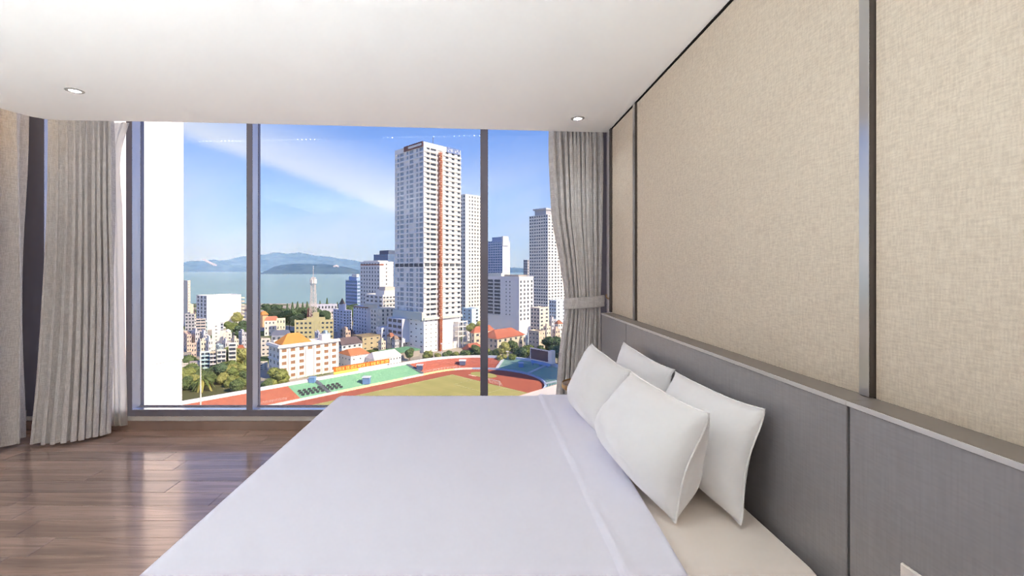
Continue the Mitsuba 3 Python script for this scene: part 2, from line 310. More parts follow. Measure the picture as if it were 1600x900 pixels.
# ---------------------------------------------------------------- curtains
def resample(pts, n):
    p = np.array(pts, float); s = np.r_[0, np.cumsum(np.linalg.norm(np.diff(p, axis=0), axis=1))]; s /= s[-1]
    t = np.linspace(0, 1, n)
    from scipy.interpolate import PchipInterpolator
    return np.c_[PchipInterpolator(s, p[:, 0])(t), PchipInterpolator(s, p[:, 1])(t)]
def curtain(stations, nfold, seed, amp, nu=260, nv=60, sharp=.7, knots=None, thick=.003):
    """stations: (z, plan polyline, pleat depth factor), from the hem up."""
    r = np.random.default_rng(seed)
    u = np.linspace(0, 1, nu)
    knots = np.r_[0, np.cumsum(r.uniform(.6, 1.45, nfold) if knots is None else knots)]; knots /= knots[-1]
    ph = np.interp(u, knots, np.arange(nfold+1))
    ampu = np.interp(u, knots, r.uniform(.65, 1.25, nfold+1))
    zs = np.array([s[0] for s in stations]); plans = np.array([resample(s[1], nu) for s in stations]); am = np.array([s[2] for s in stations])
    from scipy.interpolate import PchipInterpolator
    z = np.linspace(zs[0], zs[-1], nv)
    PL = PchipInterpolator(zs, plans, axis=0)(z); A = PchipInterpolator(zs, am)(z)
    tn = np.gradient(PL, axis=1); tn /= np.linalg.norm(tn, axis=2, keepdims=True); nm = np.stack([-tn[..., 1], tn[..., 0]], -1)
    drift = .25*meshkit.noise(np.stack([np.repeat(u[None]*nfold*.35, nv, 0), np.repeat(z[:, None]*.8, nu, 1), np.full((nv, nu), seed*1.7)], -1))
    w = 2*np.pi*(ph[None]+drift)
    c = np.cos(w); c = np.sign(c)*np.abs(c)**sharp
    top = np.clip((z-(zs[-1]-.30))/.30, 0, 1)[:, None]
    fine = .20*np.cos(2*np.pi*(ph[None]*.5+.2)+seed)*(1-top)
    off = amp*A[:, None]*ampu[None]*(c+fine*.5)
    lat = -amp*.50*A[:, None]*np.sin(2*w)*(1-.6*top)
    PP = np.concatenate([PL+nm*off[..., None]+tn*lat[..., None], np.repeat(z[:, None, None], nu, 1)], -1)
    m = grid(PP); n = m.vertex_normals
    if thick == 0: return m
    hemmed = trimesh.Trimesh(np.vstack([m.vertices, m.vertices-n*thick]), np.vstack([m.faces, m.faces[:, ::-1]+len(m.vertices)]), process=False)
    return hemmed
ct = thing('curtain', 'long grey pleated curtain at the far left, hanging along the side wall', 'curtain')
c1 = [(-3.80, 2.3), (-3.80, 3.0), (-3.82, 3.45), (-3.83, 3.88)]
part(ct, 'drape', curtain([(.025, c1, 1.), (1.2, c1, .9), (2.3, c1, .8), (2.78, c1, .55)], 9, 3, .062, nu=420), 'drape', smooth=60)
ct = thing('curtain', 'long grey pleated curtain gathered in the left corner beside the white sheer', 'curtain')
b2 = [(-3.70, 3.74), (-3.48, 3.74), (-3.36, 3.83), (-3.29, 3.92), (-3.26, 3.99)]
m2 = [(-3.66, 3.79), (-3.46, 3.80), (-3.32, 3.86), (-3.24, 3.93), (-3.215, 3.98)]
t2 = [(-3.655, 3.84), (-3.5, 3.83), (-3.36, 3.85), (-3.24, 3.89), (-3.165, 3.93)]
part(ct, 'drape', curtain([(.025, b2, 1.), (1.1, m2, .8), (2.2, t2, .65), (2.78, t2, .5)], 10, 11, .052, nu=480, knots=[2.0, 1.5, 1.1, 1.0, .8, .9, .7, .8, .7, .7]), 'drape', smooth=60)
st = thing('sheer_curtain', 'thin white sheer curtain glowing between the grey curtain and the window frame', 'curtain')
bs = [(-3.62, 4.03), (-3.34, 4.035), (-3.145, 4.045)]
ms = [(-3.62, 4.03), (-3.36, 4.035), (-3.165, 4.045)]
qs = [(-3.62, 4.03), (-3.34, 4.035), (-3.18, 4.045)]
ts = [(-3.62, 4.02), (-3.34, 4.03), (-3.11, 4.03)]
part(st, 'drape', curtain([(.06, bs, 1.), (1.2, ms, .8), (1.95, qs, .7), (2.35, [(-3.62, 4.025), (-3.32, 4.03), (-3.20, 4.04)], .7), (2.75, ts, .6)], 9, 21, .018, nu=240, thick=0), 'sheer', smooth=60)
ct = thing('curtain', 'grey pleated curtain tied back at the right end of the window', 'curtain')
t3 = [(.605, 3.90), (.83, 3.91), (1.07, 3.93)]
w3 = [(.735, 3.87), (.90, 3.86), (1.03, 3.88)]
b3 = [(.655, 3.87), (.84, 3.86), (1.04, 3.88)]
part(ct, 'drape', curtain([(.025, b3, 1.), (.7, [(.69, 3.87), (.86, 3.86), (1.03, 3.88)], .8), (1.175, w3, .55), (1.5, [(.70, 3.875), (.88, 3.87), (1.04, 3.89)], .7), (1.95, [(.635, 3.89), (.84, 3.89), (1.055, 3.91)], .85), (2.78, t3, .7)], 11, 5, .046, nu=520, nv=80), 'drape', smooth=60)
tb = thing('curtain_tieback', 'grey fabric tieback band around the right curtain', 'tieback')
g = np.linspace(0, 2*np.pi, 49)
rows = []
for o, zz in [(0, -.042), (.004, -.046), (.006, 0), (.004, .046), (0, .042)]:
    X = .885+(.168+o)*np.cos(g); Y = 3.868+(.066+o)*np.sin(g)
    rows.append(np.c_[X, Y, 1.172+zz+.012*np.cos(g)])
part(tb, 'band', grid(np.array(rows)), 'drape', smooth=60)
hk = thing('tieback_hook', 'small brass hook holding the tieback beside the right curtain', 'hook')
part(hk, 'stem', MB().tube([(1.133, 3.86, 1.20), (1.10, 3.86, 1.20), (1.078, 3.858, 1.205), (1.068, 3.855, 1.222), (1.072, 3.853, 1.238)], .006, 8).out(), 'brass', smooth=50)
part(hk, 'rosette', lathe([(0, 0), (.018, 0), (.018, .006), (0, .008)], 24).apply_transform(trimesh.transformations.rotation_matrix(-np.pi/2, [0, 1, 0])).apply_translation([1.131, 3.86, 1.20]), 'brass')

# ---------------------------------------------------------------- bed
def drape_cloth(x0, x1, y0, y1, top, r, drop, sides, nx=90, ny=100, lift=None, rc=None):
    """A cloth over the box x0..x1, y0..y1: flat on top, rolled over the edges named in sides (x-, x+, y-, y+) and hanging by drop."""
    s = drop+r*(np.pi/2-1)
    ax = np.concatenate([np.linspace(x0-s*('x-' in sides)+r*('x-' in sides), x0+r, 18)[:-1] if 'x-' in sides else [], np.linspace(x0+r*('x-' in sides), x1-r*('x+' in sides), nx), np.linspace(x1-r, x1-r+s, 18)[1:] if 'x+' in sides else []])
    ay = np.concatenate([np.linspace(y0-s+r, y0+r, 18)[:-1] if 'y-' in sides else [], np.linspace(y0+r*('y-' in sides), y1-r*('y+' in sides), ny), np.linspace(y1-r, y1-r+s, 18)[1:] if 'y+' in sides else []])
    X, Y = np.meshgrid(ax, ay, indexing='ij')
    cx0, cx1, cy0, cy1 = x0+r*('x-' in sides), x1-r*('x+' in sides), y0+r*('y-' in sides), y1-r*('y+' in sides)
    qx, qy = np.clip(X, cx0, cx1), np.clip(Y, cy0, cy1)
    dx, dy = X-qx, Y-qy; dd = np.hypot(dx, dy)
    a = np.minimum(dd/r, np.pi/2)
    off = r*np.sin(a); dz = r*(1-np.cos(a))+np.maximum(dd-r*np.pi/2, 0)
    dz = np.minimum(dz, drop)
    k = off/np.maximum(dd, 1e-9)
    Z = top-dz
    if lift is not None: Z = Z+lift(X, Y)*np.clip(1-dd/.05, 0, 1)
    return grid(np.stack([qx+dx*k, qy+dy*k, Z], -1))
bed = thing('bed', 'wide double bed made up with white linen, its head against the grey headboard', 'bed')
part(bed, 'base', rbox(-.86, .96, 1.16, 2.93, .09, .30, .02), 'grey_veneer', label='low grey bed base')
for x in (-.76, .86):
    for y in (1.27, 2.82):
        part(bed, 'leg', trimesh.creation.cylinder(.025, .09, sections=20).apply_translation([x, y, .045]), 'dark_metal', smooth=40)
soft = lambda X, Y: .006*(meshkit.fbm(np.stack([X*2.2, Y*2.2, X*0+2], -1), 3, 4)-.5)
cor = m3.Manifold.batch_hull([m3.Manifold.cylinder(.22, r, r, 48).translate([x, y, .34]) + m3.Manifold.cylinder(.30, r-.035, r-.035, 48).translate([x, y, .302])
      for x, y, r in ((-.80, 1.24, .10), (.80, 1.30, .172), (-.80, 2.85, .09), (.885, 2.85, .09))])
part(bed, 'mattress', cor, 'sheet_cotton', smooth=50, label='mattress in a fitted cream white sheet')
dv = thing('duvet', 'smooth white duvet spread over the bed with a turned down top edge', 'duvet')
part(dv, 'cover', drape_cloth(-.935, .390, 1.09, 2.975, .634, .045, .30, ('x-', 'y-', 'y+'), nx=70, ny=90, lift=soft), 'linen', smooth=True)
xs = np.concatenate([[.368, .374, .380, .386, .392, .398, .404, .411], np.linspace(.42, .548, 16), [.556, .561, .563, .563]])
zz = np.concatenate([[.6325, .6345, .6385, .6430, .6455, .6458, .6445, .6425], np.full(16, .6405), [.639, .636, .630, .612]])
base = drape_cloth(.39, .56, 1.085, 2.98, .634, .045, .30, ('y-', 'y+'), nx=len(xs), ny=90, lift=soft)
V = base.vertices.reshape(len(xs), -1, 3).copy()
wob = .0015*(meshkit.noise(np.stack([V[0, :, 1]*5, V[0, :, 1]*0, V[0, :, 1]*0], -1))-.5)
for i in range(len(xs)):
    V[i, :, 0] = xs[i]+wob*2+.050*(V[i, :, 1]-1.35)*np.clip((xs[i]-.42)/.14, 0, 1)
    V[i, :, 2] += zz[i]-.634
part(dv, 'turned_down_edge', grid(V), 'linen', smooth=40)

def pillow(label, c_near, c_far, t_near, t_far, T_, seed, back=.8):
    """c_*: the bottom corners, t_*: the top corners (world points)."""
    n, m = 61, 49
    u, v = np.meshgrid(np.linspace(-1, 1, n), np.linspace(-1, 1, m), indexing='ij')
    c_near, c_far, t_near, t_far = [np.array(p, float) for p in (c_near, c_far, t_near, t_far)]
    pin = .026
    uu = u*(1-pin*.4*(1-v**2)*np.abs(u)**3+.022*np.abs(u*v)**6); vv = v*(1-pin*1.7*(1-u**2)*np.abs(v)**3*(v > 0)+.03*np.abs(u*v)**6)
    a, b = (uu+1)/2, (vv+1)/2
    base = ((1-a)[..., None]*((1-b)[..., None]*c_near+b[..., None]*t_near)+a[..., None]*((1-b)[..., None]*c_far+b[..., None]*t_far))
    wav = .012*np.sin(2.6*v+seed)*np.abs(u)**4+.008*np.sin(3.1*u+seed*2)*np.abs(v)**4
    nrm = np.cross(c_far-c_near, t_near-c_near); nrm /= np.linalg.norm(nrm)
    if nrm[0] > 0: nrm = -nrm
    base = base+nrm*(wav*(1-np.abs(u*v)**8))[..., None]
    prof = np.clip(1-np.abs(u)**2.7, 0, 1)**.56*np.clip(1-np.abs(v)**2.5, 0, 1)**.56
    sag = 1+.24*(-v)*(1-v*v)*1.6
    wr = meshkit.fbm(np.stack([u*2.2+seed, v*2.2, u*0+seed*.7], -1), 3, seed)-.5
    edge = (1-np.abs(u)**6)*(1-np.abs(v)**6)
    crease = .006*np.sin(9*(u+v*.4)+seed)*np.clip(np.abs(u)-.55, 0, 1)*2*edge+.030*wr*edge**.5
    F = base+nrm*((T_*prof*sag)+crease*prof**.3)[..., None]
    B = base-nrm*((T_*back*prof*sag)-crease*.5*prof**.3)[..., None]
    fl = .004*edge[..., None]*0
    mb = MB(); g1, g2 = grid(F), grid(B, True)
    mb.mesh(g1); mb.mesh(g2)
    mm = mb.out(); mm.merge_vertices()
    mm.fix_normals()
    t = thing('pillow', label, 'pillow', 'white pillows on the bed')
    part(t, 'case', mm, 'pillow_cotton', smooth=True)
    # seam along the rim
    rim = np.concatenate([base[:, 0], base[-1, 1:], base[-2::-1, -1], base[0, -2::-1]])
    rim = rim[::2]
    part(t, 'seam', MB().tube(rim+.0*nrm, .0030, 5).out(), 'pillow_cotton', smooth=60)
    return t
zb = .622
pillow('plump white pillow leaning in the front row, nearest the viewer', (.642, 1.50, zb), (.600, 2.20, zb), (.745, 1.49, .975), (.71, 2.13, .965), .142, 2, 1.0)
pillow('white pillow in the front row, the one nearer the window', (.612, 2.235, zb), (.560, 2.72, zb), (.745, 2.25, .945), (.690, 2.80, .985), .128, 5, .9)
pillow('white pillow in the back row against the headboard, nearer the viewer', (.850, 1.49, zb), (.84, 2.17, zb), (.932, 1.50, .985), (.92, 2.14, .962), .106, 8, .4)
pillow('white pillow in the back row against the headboard, half hidden, nearer the window', (.848, 2.22, zb), (.84, 2.86, zb), (.928, 2.18, .965), (.918, 2.90, .978), .092, 11, .38)

# round side table between bed and window
nt = thing('side_table', 'small round side table with a brass rim between the bed and the right curtain', 'side table')
cx, cy, zt = .785, 3.36, .60
part(nt, 'top', lathe([(0, zt-.02), (.172, zt-.02), (.172, zt), (0, zt)], 64, (cx, cy, 0)), 'table_wood', smooth=30)
part(nt, 'rim', lathe([(.172, zt-.024), (.178, zt-.024), (.180, zt+.006), (.176, zt+.010), (.173, zt+.006), (.172, zt-.024)], 64, (cx, cy, 0)), 'brass', smooth=40)
part(nt, 'stem', lathe([(.018, .02), (.018, zt-.02)], 24, (cx, cy, 0)), 'brass', smooth=40)
part(nt, 'foot', lathe([(0, 0), (.14, 0), (.14, .012), (.03, .022), (0, .022)], 48, (cx, cy, 0)), 'brass', smooth=40)
# ================================================================ outside: the city
WIN = mat('city_glass', {'type': 'twosided', 'b': {'type': 'principled', 'base_color': rgb(74, 84, 98), 'roughness': .25, 'specular': .5}})
WIN_BLUE = mat('blue_glass', {'type': 'twosided', 'b': {'type': 'principled', 'base_color': rgb(92, 122, 160), 'roughness': .2, 'specular': .6}})
WIN_GREY = mat('grey_glass', {'type': 'twosided', 'b': {'type': 'principled', 'base_color': rgb(140, 156, 172), 'roughness': .25, 'specular': .6}})
WHITE, CREAM, PALE, OLIVE, GREYW = paint(232, 230, 226), paint(226, 216, 196), paint(214, 216, 224), paint(196, 190, 150), paint(178, 178, 180)
TERRA, DARKROOF, GREENROOF, CONC = paint(176, 108, 88), paint(108, 98, 104), paint(110, 158, 126), paint(168, 164, 158)

# ground, sea
def ground_col(p, n, uv):
    a = fbm(p.x*.05, p.y*.05, 0, 3)
    return mix(mix(lin(150, 148, 142), lin(184, 180, 170), a), lin(86, 104, 70), smoothstep(.55, .7, noise(p.x*.03+7, p.y*.03)))
mat('street', {'type': 'twosided', 'b': {'type': 'diffuse', 'reflectance': mikit.proc(ground_col)}})
struct('ground', box(-1500, 1500, 20, 800, GZ-1, GZ), 'street', 'streets and yards of the town far below')
def sea_h(p, n, uv): return fbm(p.x*.02, p.y*.05, 0, 3)
mat('sea_water', {'type': 'bumpmap', 'nested': {'type': 'twosided', 'b': {'type': 'principled', 'base_color': rgb(116, 144, 142), 'roughness': .35, 'specular': .45}}, 'arbitrary': mikit.proc(sea_h, .5), 'scale': 1.6})
struct('sea', grid(np.array([[[x, y, GZ-.6] for y in (640, 1200, 3000, 8000, 22000, 46000)] for x in (-40000, -4000, 0, 4000, 40000)], float)), 'sea_water', 'calm grey green sea beyond the town')

BOUNCE_WHITE = paint(226, 224, 220)
struct('podium_roof', box(-14, 12, 4.4, 15.5, -3.9, -3.6), BOUNCE_WHITE, 'unseen pale roof added below the window to bounce sunlight onto the ceiling')  # added below the sightline to bounce sunlight up through the window
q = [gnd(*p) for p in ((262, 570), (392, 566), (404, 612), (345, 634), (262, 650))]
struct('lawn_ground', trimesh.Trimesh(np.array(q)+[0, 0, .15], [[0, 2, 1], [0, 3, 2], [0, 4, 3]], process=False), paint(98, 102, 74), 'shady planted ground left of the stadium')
# hills across the bay
def ridge(name, label, d, pts, depth, hue, seed, cat='hill'):
    px = np.array([p[0] for p in pts]); py = np.array([p[1] for p in pts])
    X = np.linspace(px[0], px[-1], 150); top = np.interp(X, px, py)
    h = np.maximum((HY-top)/FOC*d+EYE-GZ, 0)
    s = np.linspace(-1, 1, 40)
    XX = (X-VX)/FOC*d
    sy = d+s*depth
    H = h[:, None]*np.clip(1-np.abs(s)[None]**1.5, 0, 1)
    nn = meshkit.fbm(np.stack([np.repeat(XX[:, None]/(d*.03), 40, 1), np.repeat(sy[None]/(d*.03), 150, 0), np.full((150, 40), seed)], -1), 4)
    H = H*(.84+.3*nn*(1-.7*np.exp(-(s[None]/.12)**2)))
    H[:, [0, -1]] = -4; H[[0, -1]] = -4
    P = np.stack([np.repeat(XX[:, None], 40, 1), np.repeat(sy[None], 150, 0), GZ+H], -1)
    return solo(name, grid(P), hue, label, cat, smooth=True)
def hill_col(a, b):
    a, b = lin(*a), lin(*b)
    def fn(p, n, uv): return mix(a, b, smoothstep(.3, .7, fbm(p.x*.004, p.y*.004, p.z*.01, 4)))
    return fn
HILL = mat('hill_green', {'type': 'twosided', 'b': {'type': 'diffuse', 'reflectance': mikit.proc(hill_col((36, 54, 46), (62, 76, 60)))}})
ridge('mountain', 'long hazy blue mountain ridge on the far side of the bay', 13500, [(322, 426), (330, 415), (345, 408), (365, 403), (384, 399), (407, 396), (432, 392.5), (452, 392.5), (470, 393.5), (500, 398.5), (520, 401), (545, 403.5), (566, 409), (590, 415), (620, 420), (650, 424)], 1300, HILL, 2.2, 'mountain')
ridge('mountain', 'blue green headland at the left of the bay with a pale scar on its slope', 12000, [(215, 424), (240, 416), (265, 411), (290, 409), (310, 407), (322, 405), (332, 403.5), (345, 407), (357, 414), (372, 416), (384, 420), (392, 424)], 700, HILL, 5.1, 'mountain')
ridge('island', 'low green island in front of the mountain ridge', 6300, [(416, 429), (424, 423), (432, 416), (445, 412), (465, 410.5), (490, 411), (508, 411), (525, 413.5), (545, 417.5), (560, 422), (580, 427), (600, 430)], 420, HILL, 7.7, 'island')
ridge('mountain', 'faint blue hill beyond the town right of the tall tower', 9500, [(735, 424), (760, 421), (785, 418), (800, 417.5), (820, 419), (850, 421), (880, 424)], 700, HILL, 9.4, 'mountain')
c = at(341, 408.5, 11330)
sc = MB()
for k in range(9):
    q = at(334+k*2.1, 405.2+k*1.0, 11750-k*12)
    sc.box(q[0]-22, q[0]+22, q[1]-460, q[1]-380, q[2]-38, q[2]-5)
solo('hillside_road', sc.out(), paint(214, 196, 180), 'pale bare strip running down the headland at the left of the bay', 'road cut')
q = at(525, 415.5, 6000); mb = MB()
for k in range(5): mb.mesh(trimesh.creation.icosphere(1, 14).apply_scale([1, .8, .9]).apply_translation([q[0]-26+k*13, q[1], q[2]-4*abs(k-2)]))
solo('rock_face', mb.out(), paint(226, 208, 200), 'small pale bare patch on the crest of the low island', 'rock face')

# ---------------------------------------------------------------- buildings
SQ = math.sqrt(.5)
FEET = []                                       # plans of everything built so far
def clear(poly, pad=.5): return not any(f.intersects(poly.buffer(pad)) for f in FEET)
def plan(cx, d, l, r, th):
    t = math.radians(th); C, S = math.cos(t), math.sin(t); c = np.array([(cx-VX)/FOC*d, d]); kl, kr = (l-VX)/FOC, (r-VX)/FOC
    a, b = np.array([-C, S])*max((c[0]-kl*d)/(C+kl*S), 1.), np.array([S, C])*max((kr*d-c[0])/(S-kr*C), 1.)
    return Polygon([c, c+a, c+a+b, c+b])
ORD = 'first second third fourth fifth sixth seventh eighth ninth tenth eleventh twelfth thirteenth fourteenth fifteenth sixteenth seventeenth eighteenth nineteenth twentieth'.split()
def ordinals(items):                            # items: (column, key): alike labels become 'second from the left of ...'
    by = {}
    for px, k in sorted(items): by.setdefault(labels[k]['label'], []).append(k)
    for l, ks in by.items():
        if len(ks) > 1:
            for n, k in enumerate(ks): labels[k]['label'] = f'{l}, {ORD[n]} from the left' if n < 20 else f'{l}, {ORD[len(ks)-1-n]} from the right'
class Bld:
    """A block given by its near vertical edge: pixel column cx at distance d; l and r are the columns of the far ends of its two near faces."""
    def __init__(s, name, label, cx, d, l, r, top, th=45, base=0., wall=WHITE, cat='building', group=None, body=True):
        s.k = thing(name, label, cat, group); s.wall = wall
        t = math.radians(th); C, S = math.cos(t), math.sin(t)
        s.C = np.array([(cx-VX)/FOC*d, d]); s.d = d
        s.uL, s.uR = np.array([-C, S]), np.array([S, C]); s.nL, s.nR = np.array([-S, -C]), np.array([C, -S])
        kl, kr = (l-VX)/FOC, (r-VX)/FOC
        s.WL = max((s.C[0]-kl*d)/(C+kl*S), 1.); s.WR = max((kr*d-s.C[0])/(S-kr*C), 1.)
        s.z0 = GZ+base; s.zt = EYE-(top-HY)/FOC*d
        s.w, s.p = MB(), MB()
        FEET.append(s.foot())
        if body:
            s.prism(s.w, .25, s.WL-.02, .25, s.WR-.02, s.z0, s.zt-.3)
    def foot(s): return Polygon([s.C, s.C+s.uL*s.WL, s.C+s.uL*s.WL+s.uR*s.WR, s.C+s.uR*s.WR])
    def prism(s, mb, a0, a1, b0, b1, z0, z1):      # a along the left face, b along the right face, both from the near edge
        return s.prism2(mb, a0, a1, b0, b1, z0, z1)
    def prism2(s, mb, a0, a1, b0, b1, z0, z1):
        c = CV+.5
        p = s.C+np.outer(a0+c[:, 0]*(a1-a0), s.uL)+np.outer(b0+c[:, 1]*(b1-b0), s.uR)
        return mb.add(np.c_[p, z0+c[:, 2]*(z1-z0)], CF[:, ::-1])
    def face(s, side, nc, nf, wf=.5, hf=.5, z0=None, z1=None, a=None, b=None, sill=.3, skip=None, bands=True, each=None, dep=.28):
        """Windows on one face: nc columns, nf storeys between z0 and z1; the walls stand proud of the panes."""
        u, n = (s.uL, s.nL) if side == 'L' else (s.uR, s.nR); W = s.WL if side == 'L' else s.WR
        a, b = 0 if a is None else a*W, W if b is None else b*W
        z0 = s.z0 if z0 is None else z0; z1 = s.zt if z1 is None else z1
        o = s.C-n*.0; fh, cw = (z1-z0)/nf, (b-a)/nc
        wd = (-dep, 0.)
        zz = z0
        for i in range(nf):                        # bands below, between and above the rows
            s.w.obox(o, u, wd, zz, z0+i*fh+fh*sill, a, b, n); zz = z0+i*fh+fh*(sill+hf)
        s.w.obox(o, u, wd, zz, z1, a, b, n)
        e = cw*(1-wf)/2
        for j in range(nc+1):
            x0, x1 = (a if j == 0 else a+j*cw-e), (b if j == nc else a+j*cw+e)
            s.w.obox(o, u, wd, z0, z1, x0, x1, n)
        for i in range(nf):
            for j in range(nc):
                if skip and (i, j) in skip: continue
                q = MB() if each else s.p
                q.obox(o, u, (-.26, -.18), z0+i*fh+fh*sill, z0+i*fh+fh*(sill+hf), a+j*cw+e, a+(j+1)*cw-e, n)
                if each: part(s.k, 'window', q.out(), each)
        return s
    def slabs(s, mb, side, nf, z0, z1, a, b, out=.9, h=1.0, lift=0., th=.0):
        """Balcony fronts: one box per storey."""
        u, n = (s.uL, s.nL) if side == 'L' else (s.uR, s.nR); W = s.WL if side == 'L' else s.WR
        fh = (z1-z0)/nf
        for i in range(nf):
            z = z0+i*fh+lift
            mb.obox(s.C, u, (-.1, out), z, z+.22, a*W, b*W, n)
            mb.obox(s.C, u, (out-.12, out), z+.2, z+h, a*W, b*W, n)
            for e in (a*W, b*W-.12): mb.obox(s.C, u, (0, out-.1), z+.2, z+h, e, e+.12, n)
    def parapet(s, h=1.0, t=.3):
        s.prism2(s.w, 0, s.WL, 0, t, s.zt-.3, s.zt+h*.5); s.prism2(s.w, 0, t, 0, s.WR, s.zt-.3, s.zt+h*.5)
        s.prism2(s.w, s.WL-t, s.WL, 0, s.WR, s.zt-.3, s.zt+h*.5); s.prism2(s.w, 0, s.WL, s.WR-t, s.WR, s.zt-.3, s.zt+h*.5)
        return s
    def add(s, name, bsdf, a0, a1, b0, b1, z0, z1, **k):   # a box in fractions of the two faces
        return part(s.k, name, s.prism2(MB(), a0*s.WL, a1*s.WL, b0*s.WR, b1*s.WR, z0, z1).out(), bsdf, **k)
    def done(s, glass=WIN):
        part(s.k, 'wall', s.w.out(), s.wall)
        if s.p.v: part(s.k, 'window', s.p.out(), glass, kind='stuff')
        return s

# the tall tower
t = Bld('tower', 'tallest tower, pale grey with a brown hoist strip up its sunny face', 662, 326, 617, 720, 228, wall=paint(240, 240, 238), cat='tower', body=False)
zp = EYE-(498-HY)/FOC*326
t.prism2(t.w, .9, t.WL-.05, .9, t.WR-.05, GZ, t.zt-.4)
NF = 34
def lattice(t, side, nc, nf, z0, z1, hp, mull, solid=()):
    u, n = (t.uL, t.nL) if side == 'L' else (t.uR, t.nR); W = t.WL if side == 'L' else t.WR
    fh, cw = (z1-z0)/nf, W/nc
    for i in range(nf+1):
        t.w.obox(t.C, u, (-.9, 0), z0+i*fh-.25, z0+i*fh+(hp if i < nf else .3), 0, W, n)
    for j in range(nc+1):
        t.w.obox(t.C, u, (-.9, .05), z0, z1, max(j*cw-mull, 0), min(j*cw+mull, W), n)
    for j in solid: t.w.obox(t.C, u, (-.9, -.1), z0, z1, j*cw, j*cw+cw*.45, n)
    return fh, cw, u, n
fh, cw, u, n = lattice(t, 'L', 6, NF, zp, t.zt, .75, .32, solid=())
pl, pr_ = MB(), MB()
r_ = random.Random(3)
for i in range(NF):
    for j in range(6):
        z = zp+i*fh
        if r_.random() < .93: pl.obox(t.C, u, (-.86, -.72), z+.75, z+fh-.25, j*cw+.35, j*cw+cw*(.62 if j % 2 else .95), n)
part(t.k, 'window', pl.out(), WIN_GREY, kind='stuff', label='grey blue panes of the shaded face')
fh, cw, u, n = lattice(t, 'R', 6, NF, zp, t.zt, 1.75, .30, solid=(0, 3, 4, 5))
bal = MB()
for i in range(NF):
    z = zp+i*fh
    for j in range(6):
        if j == 2: continue
        pr_.obox(t.C, u, (-.86, -.7), z+1.75, z+fh-.25, j*cw+(cw*.45 if j in (0, 3, 4, 5) else .3), (j+1)*cw-.3, n)
        bal.obox(t.C, u, (0, .75), z-.1, z+.12, j*cw+.4, (j+1)*cw-.4, n)
        bal.obox(t.C, u, (.65, .75), z+.1, z+1.25, j*cw+.4, (j+1)*cw-.4, n)
part(t.k, 'window', pr_.out(), WIN, kind='stuff', label='dark panes of the sunny face')
part(t.k, 'balcony', bal.out(), WHITE, kind='stuff')
mech = MB(); zm = zp+10*fh
for (uu, nn, W) in ((t.uL, t.nL, t.WL), (t.uR, t.nR, t.WR)):
    for j in range(6): mech.obox(t.C, uu, (-.5, .12), zm+.9, zm+fh-.3, j*W/6+.9, (j+1)*W/6-.9, nn)
part(t.k, 'plant_floor_louver', mech.out(), paint(92, 100, 110), kind='stuff')
hz = MB(); hx = t.WR*.40
for x in (hx-.9, hx+.9):
    for o in (1.0, 2.4): hz.obox(t.C, t.uR, (o-.2, o), GZ, t.zt-2, x-.3, x+.3, t.nR)
for i in range(90):
    z = GZ+i*(t.zt-2-GZ)/90
    hz.obox(t.C, t.uR, (1., 2.4), z, z+.5, hx-.9, hx+.9, t.nR)
part(t.k, 'hoist_mast', hz.out(), paint(162, 96, 70), label='brown construction hoist strip')
rec = MB().obox(t.C, t.uR, (-.95, -.3), zp, t.zt-1.5, t.WR*.335, t.WR*.40, t.nR).out()
part(t.k, 'recess', rec, paint(190, 172, 158))  # brown tint stands for the shadow inside this recess
t.prism2(t.w, 0, t.WL, 0, .5, t.zt-.4, t.zt+3.2); t.prism2(t.w, 0, .5, 0, t.WR, t.zt-.4, t.zt+3.2)
t.prism2(t.w, t.WL-.5, t.WL, 0, t.WR, t.zt-.4, t.zt+3.); t.prism2(t.w, 0, t.WL, t.WR-.5, t.WR, t.zt-.4, t.zt+3.)
t.add('roof_core', paint(206, 206, 206), .3, .7, .3, .7, t.zt-.5, t.zt+3.2)
sg = part(t.k, 'roof_sign', MB().obox(t.C, t.uL, (.1, .5), t.zt-.2, t.zt+3.6, t.WL*.02, t.WL*.66, t.nL).out(), paint(126, 86, 84), label='brown roof sign')
part(sg, 'lettering', MB().obox(t.C, t.uL, (.5, .62), t.zt+.9, t.zt+2.5, t.WL*.05, t.WL*.50, t.nL).out(), WHITE)
sg = part(t.k, 'roof_sign', MB().obox(t.C, t.uR, (.1, .5), t.zt-.6, t.zt+3.4, t.WR*.60, t.WR*.97, t.nR).out(), paint(120, 140, 186), label='blue patterned roof sign')
mb = MB()
for k in range(7): mb.obox(t.C, t.uR, (.5, .62), t.zt+.2+(k % 2), t.zt+1.4+(k % 3)*.6, t.WR*(.62+k*.05), t.WR*(.645+k*.05), t.nR)
part(sg, 'emblem', mb.out(), paint(206, 214, 232))
part(t.k, 'aerial', MB().tube([np.r_[t.C+t.uR*t.WR*.42+t.uL*8, t.zt+2], np.r_[t.C+t.uR*t.WR*.42+t.uL*8, t.zt+11]], .2).out(), paint(90, 92, 98))
